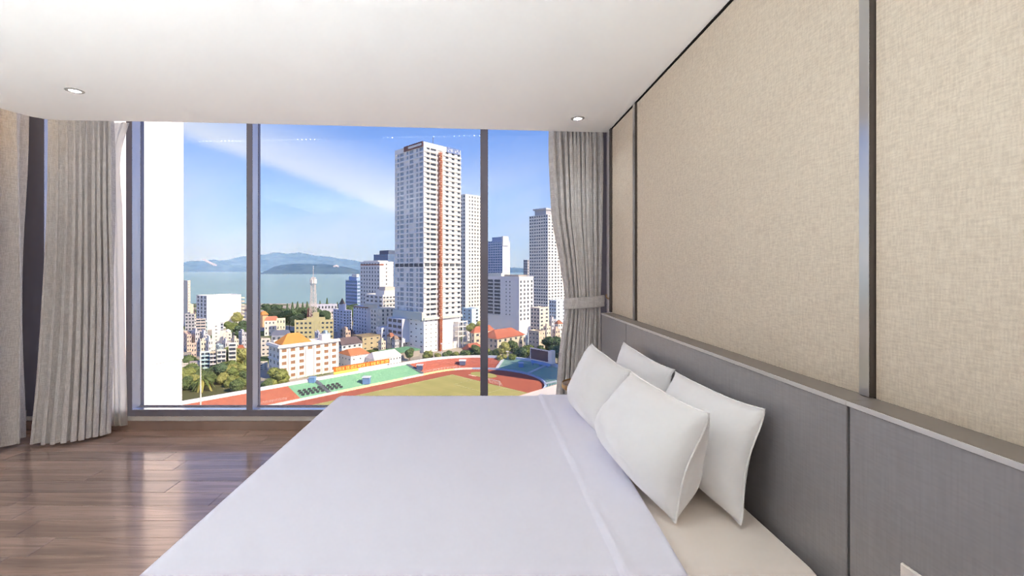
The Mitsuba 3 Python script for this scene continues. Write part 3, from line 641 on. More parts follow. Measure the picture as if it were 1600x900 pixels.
# its podium
lo = (EYE-(540-HY)/FOC*326)
t.face('R', 3, 8, .28, .22, GZ, zp, a=.0, b=.38, dep=.9)
t.face('R', 4, 8, .2, .16, GZ, zp, a=.47, b=1.0, dep=.9, skip={(i, j) for i in range(8) for j in range(4) if (i*3+j*5) % 4})
t.face('L', 6, 8, .35, .3, GZ, zp, dep=.9, skip={(i, j) for i in range(8) for j in range(6) if (i+2*j) % 3 == 0})
cj = MB()
for i in range(8): cj.obox(t.C, t.uR, (-.9, .2), GZ+i*3.1, GZ+i*3.1+.8, t.WR*.38, t.WR*.47, t.nR)
part(t.k, 'brick_recess', MB().obox(t.C, t.uR, (-.95, -.6), GZ, zp, t.WR*.38, t.WR*.47, t.nR).out(), paint(150, 112, 92))
part(t.k, 'landing', cj.out(), paint(176, 140, 118), kind='stuff')
tn = MB()
tn.obox(t.C, t.uL, (-.5, 2.2), zp-1.2, zp+4.6, -.8, t.WL, t.nL); tn.obox(t.C, t.uR, (-.5, 2.0), zp-1.0, zp+.6, -.8, t.WR, t.nR)
part(t.k, 'podium_band', tn.out(), paint(200, 208, 204))
wg = MB(); wp = MB()
for k, (a, b) in enumerate(((.48, 1.02), )):
    wg.obox(t.C, t.uL, (-1, 6.5), GZ+6, zp-1.2, t.WL*a, t.WL*b, t.nL)
    for x in (a+.01, a+.3, b-.04): wg.obox(t.C, t.uL, (5.2, 6.5), GZ, GZ+6, t.WL*x, t.WL*x+1.4, t.nL)
    for i in range(4):
        for j in range(3): wp.obox(t.C, t.uL, (6.45, 6.6), GZ+8+i*4.2, GZ+10.2+i*4.2, t.WL*(a+.03+j*.17), t.WL*(a+.15+j*.17), t.nL)
part(t.k, 'podium_wing', wg.out(), paint(206, 210, 224), label='white raised wing on pillars'); part(t.k, 'window', wp.out(), WIN, kind='stuff')
frame = MB()
for i in range(4): frame.obox(t.C, t.uR, (0, 5), GZ+9+i*3.6, GZ+9.5+i*3.6, t.WR*.80, t.WR*1.06, t.nR)
for x in (.80, .93, 1.05): frame.obox(t.C, t.uR, (4.4, 5), GZ+1, GZ+21, t.WR*x, t.WR*x+.6, t.nR)
part(t.k, 'balcony_frame', frame.out(), WHITE)
part(t.k, 'wall', t.w.out(), t.wall)
if t.p.v: part(t.k, 'window', t.p.out(), WIN, kind='stuff')

# towers behind
t = Bld('tower', 'slim white tower with punched windows just behind the tallest tower', 727, 480, 712, 753, 304, wall=paint(226, 224, 218), cat='tower')
t.face('R', 4, 36, .5, .5, a=.34, b=1); t.face('R', 2, 36, .4, .45, a=0, b=.34, skip={(i, 0) for i in range(36)}); t.face('L', 4, 36, .6, .55).parapet(1.5); t.done()
t = Bld('tower', 'white tower hotel with a plain sunlit side, left of the tallest tower', 593, 520, 563, 614.5, 410, wall=paint(230, 228, 228), cat='tower')
t.face('L', 7, 15, .45, .5); t.face('R', 3, 15, .25, .4, skip={(i, j) for i in range(15) for j in (0, 2)}).parapet(2.); t.add('roof_box', WHITE, .15, .9, .1, .8, t.zt-.5, t.zt+2.4); t.add('roof_band', paint(150, 96, 84), -.01, .98, -.012, .3, t.zt-3.2, t.zt-1.9); t.done()
t = Bld('tower', 'dark blue glass top of a tower rising behind the white tower hotel', 606, 700, 584, 624, 397, wall=paint(96, 116, 150), cat='tower')
t.face('L', 4, 24, .8, .6); t.face('R', 4, 24, .8, .6); t.add('crown', paint(90, 104, 130), .0, .62, .05, .9, t.zt, t.zt+6); t.done(WIN_BLUE)
t = Bld('tower', 'blue glass block with pale bands beside the sea, left of the white tower hotel', 558, 590, 540, 566, 438, wall=paint(170, 190, 222), cat='tower')
t.face('L', 1, 10, .97, .55); t.face('R', 1, 10, .95, .55); t.add('roof_box', paint(150, 180, 224), .1, .75, .1, .8, t.zt-.4, t.zt+5); t.add('roof_hut', WHITE, .05, .45, .0, .5, t.zt+4, t.zt+8); t.done(WIN_BLUE)
t = Bld('tower', 'grey blue banded office tower with a white sunlit edge, between mullion and the beige tower', 785, 720, 742, 797, 376, wall=paint(196, 204, 220), cat='tower')
t.face('L', 12, 26, .8, .6); t.face('R', 1, 26, .01, .01)
t.add('crown', paint(150, 170, 206), .0, .36, .0, .5, t.zt-2, t.zt+6); t.add('crown_fin', WHITE, -.02, .03, 0, .7, t.zt-8, t.zt+7); t.done(WIN_BLUE)
t = Bld('tower', 'tall beige grey tower densely gridded with windows beside the right curtain', 856, 560, 827, 884, 335, wall=paint(234, 230, 224), cat='tower')
t.face('L', 8, 32, .62, .5, dep=.8); t.face('R', 6, 32, .5, .5, dep=.8); t.add('crown', paint(176, 180, 190), .15, .75, .05, .8, t.zt-1, t.zt+8); t.add('crown_slab', paint(196, 198, 204), .1, .8, 0, .85, t.zt+6.5, t.zt+8.5); t.done()
t = Bld('tower', 'small grey tower half hidden behind the beige tower', 824, 800, 818, 832, 406, wall=paint(176, 176, 184), cat='tower')
t.face('L', 3, 16, .6, .5); t.face('R', 3, 16, .5, .5).done()
t = Bld('apartment_block', 'white block with dark balconies on its shaded face above the red tiled villa', 811, 400, 758, 833.5, 434, wall=paint(226, 226, 230))
z1 = t.zt-2
t.face('L', 5, 10, .3, .35, t.z0+18, z1, a=0, b=.52, skip={(i, j) for i in range(10) for j in (0, 1, 4)}); t.face('R', 4, 10, .45, .55, t.z0+14, z1)
t.face('L', 2, 10, .86, .7, t.z0+18, z1, a=.52, b=.95)
mb = MB(); t.slabs(mb, 'L', 10, t.z0+18, z1, .55, .93, .9, 1.); part(t.k, 'balcony', mb.out(), paint(206, 208, 214), kind='stuff')
t.parapet(2); t.add('roof_box', paint(196, 204, 206), .55, .95, .1, .7, t.zt, t.zt+4); t.add('roof_box', CONC, .1, .5, .2, .8, t.zt-.3, t.zt+2.5); t.done()
t = Bld('apartment_block', 'stepped white block with horizontal balcony bands in front of the white tower hotel', 598, 430, 571, 623, 462, wall=WHITE)
t.face('L', 4, 9, .6, .45); t.face('R', 5, 9, .7, .4)
mb = MB(); t.slabs(mb, 'R', 9, t.z0, t.zt, .05, .95, 1.2, 1.1); t.slabs(mb, 'L', 9, t.z0, t.zt, .05, .6, 1.0, 1.1); part(t.k, 'balcony', mb.out(), WHITE, kind='stuff')
t.add('setback', WHITE, .0, .5, .1, .9, t.zt-.3, t.zt+4.5); t.add('setback', paint(206, 196, 190), .05, .4, .2, .8, t.zt+4.5, t.zt+8); t.parapet(1.2).done()
t = Bld('apartment_block', 'lilac white block with a grid of small windows and a cream sunlit side', 573, 395, 552, 583, 481, wall=paint(222, 222, 232))
t.face('L', 5, 9, .42, .45); t.face('R', 2, 9, .2, .3, skip={(i, 0) for i in range(9)}).parapet(1.5); t.add('roof_edge', paint(150, 110, 84), -.02, 1, -.04, .2, t.zt-.4, t.zt+.5); t.add('roof_box', CREAM, -.35, .3, .2, .9, t.zt, t.zt+3); t.done()
t = Bld('apartment_block', 'narrow lilac white block with a domed stair turret beside the shore trees', 541, 425, 521, 550, 486, wall=paint(216, 218, 230))
t.face('L', 4, 8, .5, .45); t.face('R', 2, 8, .45, .45).parapet(1.2); t.add('turret', paint(216, 216, 226), .3, .7, .2, .7, t.zt, t.zt+6)
q = t.C+t.uL*t.WL*.5+t.uR*t.WR*.45
part(t.k, 'cone_roof', trimesh.creation.cone(3., 6., sections=12).apply_translation([q[0], q[1], t.zt+5.8]), paint(110, 104, 100)); t.done()
t = Bld('apartment_block', 'cream white block with tall window strips left of the tower podium', 588, 372, 579, 616, 484, wall=paint(232, 226, 214))
t.face('L', 2, 8, .5, .5); t.face('R', 4, 8, .4, .6, skip={(i, j) for i in range(8) for j in (0, )}).parapet(1.2).done()
t = Bld('apartment_block', 'light blue block at the foot of the slim white tower', 737, 400, 722, 748, 483, wall=paint(196, 220, 236))
t.face('L', 2, 8, .3, .4); t.face('R', 2, 8, .6, .5, skip={(i, 0) for i in range(8)}).parapet(1.).done()
t = Bld('apartment_block', 'light blue narrow block behind the right curtain edge', 869, 430, 858, 892, 470, wall=paint(196, 212, 226))
t.face('L', 3, 9, .5, .5); t.face('R', 3, 9, .3, .35).parapet(1.).done()
t = Bld('apartment_block', 'beige block with small windows between the balcony block and the beige tower', 843, 370, 829, 858, 482, wall=paint(222, 212, 200))
t.face('L', 3, 9, .5, .5); t.face('R', 2, 9, .45, .45).parapet(1.2).done()
t = Bld('apartment_block', 'small beige house of four storeys left of the scoreboard', 842, 310, 826, 852, 519, wall=paint(206, 196, 180))
t.face('L', 3, 6, .35, .35); t.face('R', 2, 6, .3, .35, skip={(i, 0) for i in range(6)}).parapet(1.2).done()
# olive school block
t = Bld('school_block', 'wide olive yellow block with rows of paired dark windows behind the orange roofed hotel', 461, 365, 452, 521, 502, th=80, wall=OLIVE)
t.face('L', 2, 5, .3, .3); t.face('R', 9, 5, .55, .42, skip={(i, j) for i in range(5) for j in (4, 5)}).parapet(1.6)
t.add('stair_tower', OLIVE, .0, .5, .46, .62, GZ, t.zt+7); t.add('roof_box', OLIVE, .1, .8, .3, .78, t.zt-.2, t.zt+3); t.add('corner_pier', OLIVE, -.05, .1, -.015, .03, GZ, t.zt+1.5); t.done()

# hotel with the orange roof
h = Bld('hotel', 'white five storey hotel with orange framed windows and an orange hipped roof beside the stadium', 437, 244, 420, 528, 541, wall=paint(236, 232, 226), cat='building')
zt = h.zt; fh = (zt-1.2-GZ)/5
ORW = mat('amber_window', {'type': 'twosided', 'b': {'type': 'principled', 'base_color': rgb(150, 118, 96), 'roughness': .3, 'specular': .5}})
h.face('R', 7, 5, .52, .50, GZ+.3, zt-1.2, sill=.32, each=ORW, dep=.5)
for i in range(5): h.w.obox(h.C, h.uR, (-.3, .1), GZ+.3+i*fh, GZ+.3+(i+1)*fh, h.WR*3.12/7, h.WR*3.88/7, h.nR) if i < 4 else None
pil = MB()
for j in range(8): pil.obox(h.C, h.uR, (0, .45), GZ, zt-1, max(h.WR*j/7-.35, -.3), min(h.WR*j/7+.35, h.WR+.3), h.nR)
part(h.k, 'pilaster', pil.out(), WHITE)
h.face('L', 3, 5, .35, .5, GZ+.3, zt-1.2, each=WIN, dep=.5)
cor = MB(); cor.obox(h.C, h.uR, (-.5, 1.3), zt-1.0, zt-.2, -1.0, h.WR+1.0, h.nR); cor.obox(h.C, h.uL, (-.5, 1.3), zt-1.0, zt-.2, -1.0, h.WL+1, h.nL)
cor.obox(h.C, h.uR, (-.5, .9), zt-.3, zt+.5, -.8, h.WR+.8, h.nR); cor.obox(h.C, h.uL, (-.5, .9), zt-.3, zt+.5, -.8, h.WL+.8, h.nL)
cor.obox(h.C, h.uL, (-.3, .5), GZ+3*fh, GZ+3*fh+.7, -.4, h.WL+.4, h.nL)
part(h.k, 'cornice', cor.out(), WHITE)
def roof_hip(b, a0, a1, b0, b1, z, hgt, rid):      # hipped roof over a rectangle, fractions of the faces
    pt = lambda a, bb, zz: np.r_[b.C+b.uL*b.WL*a+b.uR*b.WR*bb, zz]
    m = (a0+a1)/2; lo = [pt(a0, b0, z), pt(a1, b0, z), pt(a1, b1, z), pt(a0, b1, z)]; r0, r1 = pt(m, b0+rid, z+hgt), pt(m, b1-rid, z+hgt)
    return trimesh.Trimesh(np.array(lo+[r0, r1]), [[0, 4, 1], [1, 4, 5], [1, 5, 2], [2, 5, 3], [3, 5, 4], [3, 4, 0], [0, 1, 2], [0, 2, 3]], process=False)
part(h.k, 'hipped_roof', roof_hip(h, .12, .88, .06, .56, zt+.2, 5.2, .16), paint(216, 150, 88), label='orange hipped roof')
h.add('roof_hut', WHITE, .3, .6, .78, .92, zt-.3, zt+2.8); h.done()
# sheds and roofs right of it
t = Bld('shed', 'long white hall with a low brown roof directly right of the orange roofed hotel', 548, 272, 528, 578, 556, wall=WHITE, cat='hall')
t.face('L', 4, 2, .3, .2); t.face('R', 3, 2, .2, .2); t.done(); part(t.k, 'roof', roof_hip(t, -.03, 1.03, -.03, 1.03, t.zt-.2, 3.0, .2), paint(196, 132, 98))
t = Bld('shed', 'white hall with a broad low white roof beside the stadium wall', 585, 272, 571, 627, 561, wall=paint(228, 226, 224), cat='hall')
t.face('L', 3, 1, .4, .3); t.face('R', 9, 2, .4, .3); t.done(); part(t.k, 'roof', roof_hip(t, -.04, 1.04, -.02, 1.02, t.zt-.2, 3.4, .1), paint(234, 228, 226))
t = Bld('shed', 'flat green roofed hall behind the white roofed hall', 612, 300, 592, 656, 553, wall=CONC, cat='hall')
t.done(); t.add('roof', GREENROOF, -.02, 1.02, -.02, 1.02, t.zt-.3, t.zt+.4)
t = Bld('house', 'house with a dark purple grey roof between the hotel and the lilac white block', 534, 318, 520, 566, 539, wall=PALE, cat='house')
t.face('L', 3, 2, .4, .4); t.face('R', 4, 2, .4, .4); t.done(); part(t.k, 'roof', roof_hip(t, -.05, 1.05, -.04, 1.04, t.zt-.2, 4.2, .12), DARKROOF)
t = Bld('house', 'low olive flat roofed house in front of the lilac white block', 566, 335, 552, 604, 527, wall=paint(186, 176, 150), cat='house')
t.face('L', 2, 3, .4, .4); t.face('R', 4, 3, .3, .3); t.add('roof', paint(150, 138, 118), -.02, 1.02, -.02, 1.02, t.zt-.2, t.zt+.5); t.done()
t = Bld('house', 'white house with a dark window at the foot of the cream white block', 596, 345, 588, 612, 513, wall=paint(222, 222, 230), cat='house')
t.face('L', 2, 4, .3, .3); t.face('R', 2, 4, .35, .4).parapet(.8).done()
# red tiled villas
t = Bld('villa', 'villa with a broad red tiled roof right of the second mullion', 777, 318, 752, 818, 529, wall=paint(206, 196, 178), cat='house')
t.face('L', 4, 3, .4, .4); t.face('R', 5, 3, .4, .4); t.done(); part(t.k, 'roof', roof_hip(t, -.06, 1.06, -.05, 1.05, t.zt-.2, 5.2, .22), TERRA)
t = Bld('villa', 'villa with a red tiled roof left of the second mullion', 741, 340, 736, 772, 520, wall=paint(214, 200, 184), cat='house')
t.face('L', 1, 3, .4, .4); t.face('R', 3, 3, .4, .4); t.done(); part(t.k, 'roof', roof_hip(t, -.06, 1.06, -.05, 1.05, t.zt-.2, 4.4, .2), paint(176, 112, 94))
t = Bld('villa', 'low house with a red brown roof at the foot of the tallest tower', 734, 296, 722, 754, 547, wall=paint(206, 186, 166), cat='house')
t.face('R', 3, 1, .4, .4); t.done(); part(t.k, 'roof', roof_hip(t, -.06, 1.06, -.05, 1.05, t.zt-.2, 3.6, .2), paint(170, 108, 92))

# left group
t = Bld('apartment_block', 'big white windowless block front with balconies down its right end, near the shore', 323, 450, 307, 377, 463, th=36, wall=paint(236, 234, 232))
t.face('L', 3, 9, .5, .7); t.parapet(1.)
mb = MB()
for i in range(9): t.prism2(mb, -.1*t.WL, .7*t.WL, t.WR, t.WR+2.4, t.z0+i*(t.zt-t.z0)/9, t.z0+i*(t.zt-t.z0)/9+1.3)
part(t.k, 'balcony', mb.out(), CREAM, kind='stuff')
for i in range(8): t.add('facade_seam', paint(214, 212, 212), -.004, 0, .02, .99, t.z0+(i+1)*(t.zt-t.z0)/9, t.z0+(i+1)*(t.zt-t.z0)/9+.25)
t.done()
t = Bld('tower', 'pale beige tower cut off by the white wing wall at the left', 293.5, 480, 280, 297.5, 438, wall=paint(230, 222, 208), cat='tower')
t.face('R', 2, 16, .3, .4); t.done(); t.add('side_wing', CREAM, .1, .8, .9, 2.6, GZ, EYE-(476-HY)/FOC*480)
t = Bld('apartment_block', 'slim plain white block with a column of small windows in the dense left quarter', 331, 345, 328.5, 344.5, 507, th=70, wall=WHITE)
t.face('R', 1, 7, .22, .25).parapet(1.); t.add('annex', paint(230, 226, 218), 0, 1.5, 1., 2.2, GZ, t.zt-5); t.done()
t = Bld('apartment_block', 'grey banded block with long balconies in front of the big white block', 306, 372, 303, 321, 499, th=75, wall=paint(206, 198, 194))
t.face('R', 2, 8, .9, .5).parapet(1.); t.done()
t = Bld('apartment_block', 'dark grey block beside the white wing wall in the dense left quarter', 289, 380, 282, 304, 491, th=70, wall=paint(176, 178, 186))
t.face('R', 3, 8, .6, .5).parapet(1.); t.done()
t = Bld('apartment_block', 'grey white block with a railed roof terrace behind the slim white block', 344, 362, 338, 349, 505, th=70, wall=paint(186, 194, 206))
t.face('R', 1, 7, .6, .5).parapet(1.); t.done()
t = Bld('house', 'cream white annex house with a roof water tank right of the slim white block', 349, 340, 346, 362, 521, th=70, wall=paint(232, 222, 210), cat='house')
t.face('R', 2, 5, .4, .4, skip={(4, 0)}).parapet(1.); q = t.C+t.uR*t.WR*.5+t.uL*1.5
part(t.k, 'water_tank', trimesh.creation.uv_sphere(1.4, count=[8, 12]).apply_translation([q[0], q[1], t.zt+1.6]), WHITE, smooth=True); t.done()
# row of houses behind the palms
def row_house(label, cx, l, r, top, wall, frame, nf, nc, hf, wall2=None, d=264, th=68):
    t = Bld('row_house', label, cx, d, l, r, top, th=th, wall=wall, cat='house')
    t.face('R', nc, nf, .85, hf).parapet(1.)
    mb = MB(); t.slabs(mb, 'R', nf, t.z0, t.zt, .02, .98, .9, .9)
    part(t.k, 'balcony', mb.out(), frame, kind='stuff')
    t.add('roof', paint(168, 128, 108), .1, .9, .1, .9, t.zt-.4, t.zt+.4); t.done()
row_house('row house with pale turquoise balcony frames behind the tall palm', 312, 308, 327.5, 551, paint(206, 226, 230), paint(196, 226, 232), 5, 2, .6)
row_house('row house with ochre shutters right of the turquoise framed house', 328, 326, 338, 551, paint(226, 206, 186), paint(214, 216, 224), 5, 2, .6)
row_house('white row house with brown window bays above the round trees', 339, 337, 353, 548, paint(226, 220, 214), WHITE, 5, 2, .5)
row_house('grey row house with a white roof terrace left of the palm', 296, 290, 311.5, 566, paint(168, 164, 168), WHITE, 5, 2, .5)
row_house('small white row house at the edge of the white wing wall', 285, 280, 295, 566, paint(226, 222, 216), paint(230, 226, 222), 5, 1, .5)
row_house('white framed three storey house above the round trees left of the first mullion', 357, 354, 369, 537, WHITE, WHITE, 6, 1, .5, d=276)
t = Bld('house', 'house with a steep red roof beside the first mullion', 370, 300, 366, 382, 545, th=68, wall=paint(206, 150, 128), cat='house')
t.face('R', 2, 3, .5, .5); t.done(); part(t.k, 'roof', roof_hip(t, -.1, 1.1, -.05, 1.05, t.zt-.2, 2.6, .3), paint(178, 108, 88))
t = Bld('house', 'narrow house with orange walls cut by the first mullion', 381, 290, 379, 389, 552, th=68, wall=paint(206, 144, 112), cat='house')
t.face('R', 1, 5, .6, .5); t.done()

# the adjoining wing of this building, seen through the left panes
nw = thing('building_wing', 'smooth white clad wall of the adjoining wing close outside the left pane', 'wall wing')
tw, ew = np.array([.355, .935]), np.array([(286.5-VX)/FOC*9, 9.])
nn = np.array([.935, -.355])
def wing(z0, z1, s0, s1, o):
    c = CV+.5; p = ew+np.outer(-(s0+c[:, 0]*(s1-s0)), tw)+np.outer(-o-c[:, 1]*1.2, nn)
    return trimesh.Trimesh(np.c_[p, z0+c[:, 2]*(z1-z0)], CF, process=False)
CLAD = mat('wing_cladding', {'type': 'twosided', 'b': {'type': 'principled', 'base_color': rgb(234, 236, 241), 'roughness': .6, 'specular': .3}})
part(nw, 'panel', wing(-.315, 14., 0, 6.0, 0.), CLAD)
part(nw, 'panel', wing(-4.2, -.323, .02, 6.0, .01), CLAD); part(nw, 'panel', wing(-8.2, -4.208, .02, 6.0, .01), CLAD); part(nw, 'panel', wing(GZ, -8.208, .02, 6.0, .01), CLAD)
part(nw, 'joint', wing(-6, 13.9, .05, 5.95, .03), paint(150, 152, 158))

# ---------------------------------------------------------------- trees
def leafy(seed, n, squat):
    r = np.random.default_rng(seed); mb = MB()
    for k in range(n):
        s = trimesh.creation.icosphere(2, 1.)
        v = s.vertices*(.42+.25*r.random())
        v *= 1+.55*(meshkit.fbm(s.vertices*2.3+seed*3+k*7, 3)-.5)[:, None]
        a = r.random()*6.28; q = r.random()**.5*.62
        s.vertices = v*[1, 1, .8]+[q*math.cos(a), q*math.sin(a), (r.random()-.45)*squat]
        mb.mesh(s)
    m = mb.out(); p, f = trimesh.sample.sample_surface(m, 2200, seed=seed)   # leaf tufts
    nrm = m.face_normals[f]; d = r.normal(size=(2200, 3)); d = d/np.linalg.norm(d, axis=1, keepdims=True)
    e = np.cross(nrm, d); L = .115
    v = np.stack([p-e*L*.6-nrm*.03, p+e*L*.6-nrm*.03, p+nrm*L*1.3+d*L*.5], 1).reshape(-1, 3)
    mb.add(v, np.arange(6600).reshape(-1, 3))
    return mb.out()
CROWN = [leafy(k, 8, 1.0) for k in range(4)]+[leafy(9, 7, .6)]
conif = MB()
for k in range(7):
    s = trimesh.creation.icosphere(2, 1.); s.vertices = s.vertices*(1+.4*(meshkit.fbm(s.vertices*3+k, 3)-.5))[:, None]*[.46*(1-k/8), .46*(1-k/8), .34]+[0, 0, -.9+k*.31]; conif.mesh(s)
CROWN.append(conif.out())
LEAF = [paint(*c) for c in ((112, 128, 80), (136, 146, 90), (98, 116, 80), (152, 156, 100), (84, 106, 82))]
CPLY, TREES = {}, []
def tree(px, d, top, rad, kind, col, label, group=None, h0=None):
    """Crown centre column px, distance d, crown's top row, crown radius in pixels."""
    k = thing('tree' if kind < 5 else 'conifer', label, 'tree', group)
    for dd in (0, 5, -5, 10, -10, 16, -16, 24, 32):
        c = Point((px-VX)/FOC*(d+dd), d+dd).buffer(rad/FOC*d*.75, 4)
        if clear(c, 0): d += dd; break
    FEET.append(c); TREES.append((px, k))
    X = (px-VX)/FOC*d; R = rad/FOC*d; zt = EYE-(top-HY)/FOC*d; zc = max(zt-R*(.95 if kind < 5 else 1.25), GZ+R*.75)
    if (kind, col) not in CPLY: CPLY[kind, col] = mikit.ply(CROWN[kind], LEAF[col])
    kk = numbered(k+'__crown'); scene[kk] = {**CPLY[kind, col], 'to_world': T().translate([X, d, zc]).rotate([0, 0, 1], (px*37) % 360).scale([R, R, R*(1. if kind < 5 else 1.05)])}
    part(k, 'trunk', MB().tube([[X, d, GZ], [X, d, zc]], [.05*R+.1, .03*R+.06], 6).out(), paint(110, 92, 76))
near = [(287, 248, 594, 12, 2, 0), (307, 248, 596, 12, 1, 2), (310, 244, 606, 11, 0, 2), (347, 250, 590, 12, 1, 2), (356, 256, 580, 12, 0, 0), (322, 246, 596, 11, 2, 4), (368, 262, 574, 11, 2, 2), (388, 268, 574, 11, 1, 0), (364, 252, 592, 12, 0, 0), (347, 238, 606, 10, 3, 3), (383, 240, 598, 12, 2, 2), (300, 252, 606, 12, 2, 0), (288, 226, 622, 12, 3, 2), (310, 226, 622, 10, 0, 0), (335, 248, 594, 11, 2, 4), (360, 238, 609, 9, 1, 1), (379, 232, 608, 9, 3, 0), (296, 246, 600, 14, 0, 2), (290, 240, 612, 13, 1, 1), (302, 232, 620, 12, 4, 3), (333, 252, 590, 15, 2, 2), (345, 246, 592, 16, 0, 4), (362, 264, 568, 17, 3, 1), (376, 252, 585, 15, 1, 3), (357, 246, 596, 15, 2, 3), (383, 262, 568, 12, 0, 1), (335, 243, 606, 12, 4, 2), (323, 236, 618, 11, 1, 2), (371, 240, 602, 11, 3, 2)]
for i, a in enumerate(near): tree(*a, ['round leafy tree below the row houses', 'yellow green tree left of the stadium', 'dark leafy tree left of the stadium'][(0, 1, 2, 1, 2)[a[5]]], 'trees left of the stadium')
tree(432, 236, 588, 17, 2, 1, 'leafy green tree in front of the left corner of the orange roofed hotel')
tree(417, 232, 596, 9, 0, 2, 'small tree just right of the first mullion by the stadium wall')
for i, (px, d, top, rad, kind, col) in enumerate([(414, 520, 474, 6, 2, 4), (444, 520, 481, 9, 2, 4), (456, 505, 483, 9, 0, 4), (468, 510, 482, 9, 1, 4), (480, 515, 481, 8, 2, 4), (504, 545, 476, 7, 1, 4), (518, 545, 477, 7, 0, 4), (534, 535, 477, 7, 2, 4), (552, 520, 476, 8, 1, 4), (424, 505, 476, 9, 0, 4), (434, 505, 477, 8, 1, 4), (449, 545, 475, 9, 5, 4), (457, 540, 473, 10, 5, 4), (465, 540, 472, 10, 5, 4), (473, 545, 473, 9, 5, 4), (480, 540, 472, 10, 5, 4), (500, 560, 470, 6, 5, 4), (511, 570, 466, 7, 5, 4), (527, 560, 472, 7, 5, 4), (545, 500, 478, 9, 0, 4), (440, 440, 489, 10, 3, 0), (452, 430, 486, 11, 1, 0), (430, 450, 482, 9, 2, 3), (464, 430, 492, 9, 0, 3), (496, 480, 482, 8, 0, 4), (508, 470, 484, 9, 2, 4), (560, 470, 480, 8, 2, 4), (486, 500, 480, 8, 1, 4), (370, 470, 489, 8, 1, 3), (362, 420, 503, 9, 0, 0), (374, 400, 508, 9, 2, 4), (382, 410, 502, 8, 1, 4), (355, 395, 515, 7, 3, 4)]):
    tree(px, d, top, rad, kind, col, 'dark pointed casuarina tree along the shore' if kind == 5 else 'dark leafy tree near the shore' if px > 400 else 'dark green leafy tree beside the big white block', 'trees along the shore' if px > 400 else 'trees by the big white block')
for i, (px, d, top, rad, kind, col) in enumerate([(640, 300, 545, 7, 0, 2), (668, 298, 549, 8, 1, 1), (684, 296, 551, 8, 2, 3), (698, 296, 549, 8, 0, 2), (712, 294, 549, 8, 3, 1), (726, 292, 548, 9, 1, 2), (742, 300, 538, 9, 2, 2), (756, 300, 545, 9, 0, 1), (772, 292, 545, 9, 3, 2), (787, 292, 536, 10, 1, 3), (800, 300, 531, 10, 2, 2), (812, 292, 543, 11, 0, 4), (824, 297, 540, 10, 1, 0), (800, 285, 552, 9, 2, 0), (784, 285, 554, 7, 0, 3), (735, 345, 505, 8, 3, 1), (748, 350, 503, 8, 1, 3)]):
    tree(px, d, top, rad, kind, col, 'leafy tree behind the stadium\'s far wall' if px < 760 else 'leafy tree by the red tiled villa', 'trees behind the stadium')
tree(861, 300, 524, 15, 2, 4, 'large dark round tree behind the scoreboard')
tree(845, 292, 541, 8, 0, 4, 'dark tree just behind the scoreboard\'s left end')
tree(872, 290, 540, 11, 1, 4, 'dark tree at the edge of the right curtain')

ordinals(TREES)
def palm(px, d, top, R, label):
    k = thing('palm_tree', label, 'palm tree'); X = (px-VX)/FOC*d; zc = EYE-(top-HY)/FOC*d
    part(k, 'trunk', MB().tube([[X+.3, d, GZ], [X+.1, d, (GZ+zc)/2], [X, d, zc]], [.35, .28, .22], 7).out(), paint(140, 122, 104))
    r = random.Random(px)
    for i in range(16):
        a = i*2.399; up = .75-.09*i; mb = MB(); s = np.linspace(0, 1, 9)
        rr = R*s*(.95+.1*r.random()); z = R*(up*s-.95*s**2)
        mid = np.c_[X+np.cos(a)*rr, d+np.sin(a)*rr, zc+z]; w = R*.13*np.sin(np.pi*np.clip(s*.93+.07, 0, 1))**.7
        sd = np.array([-math.sin(a), math.cos(a), 0])
        P = np.stack([mid+sd*w[:, None]-[0, 0, .35*R*.13], mid, mid-sd*w[:, None]-[0, 0, .35*R*.13]], 0)
        part(k, 'frond', grid(P), paint(150, 148, 86) if i > 9 else paint(96, 112, 66))
palm(318, 225, 592, 5.6, 'coconut palm with drooping yellowed fronds behind the tall white pole')
palm(366, 268, 568, 4.5, 'palm among the round trees left of the first mullion')
palm(385, 255, 572, 4.5, 'palm crown beside the first mullion')

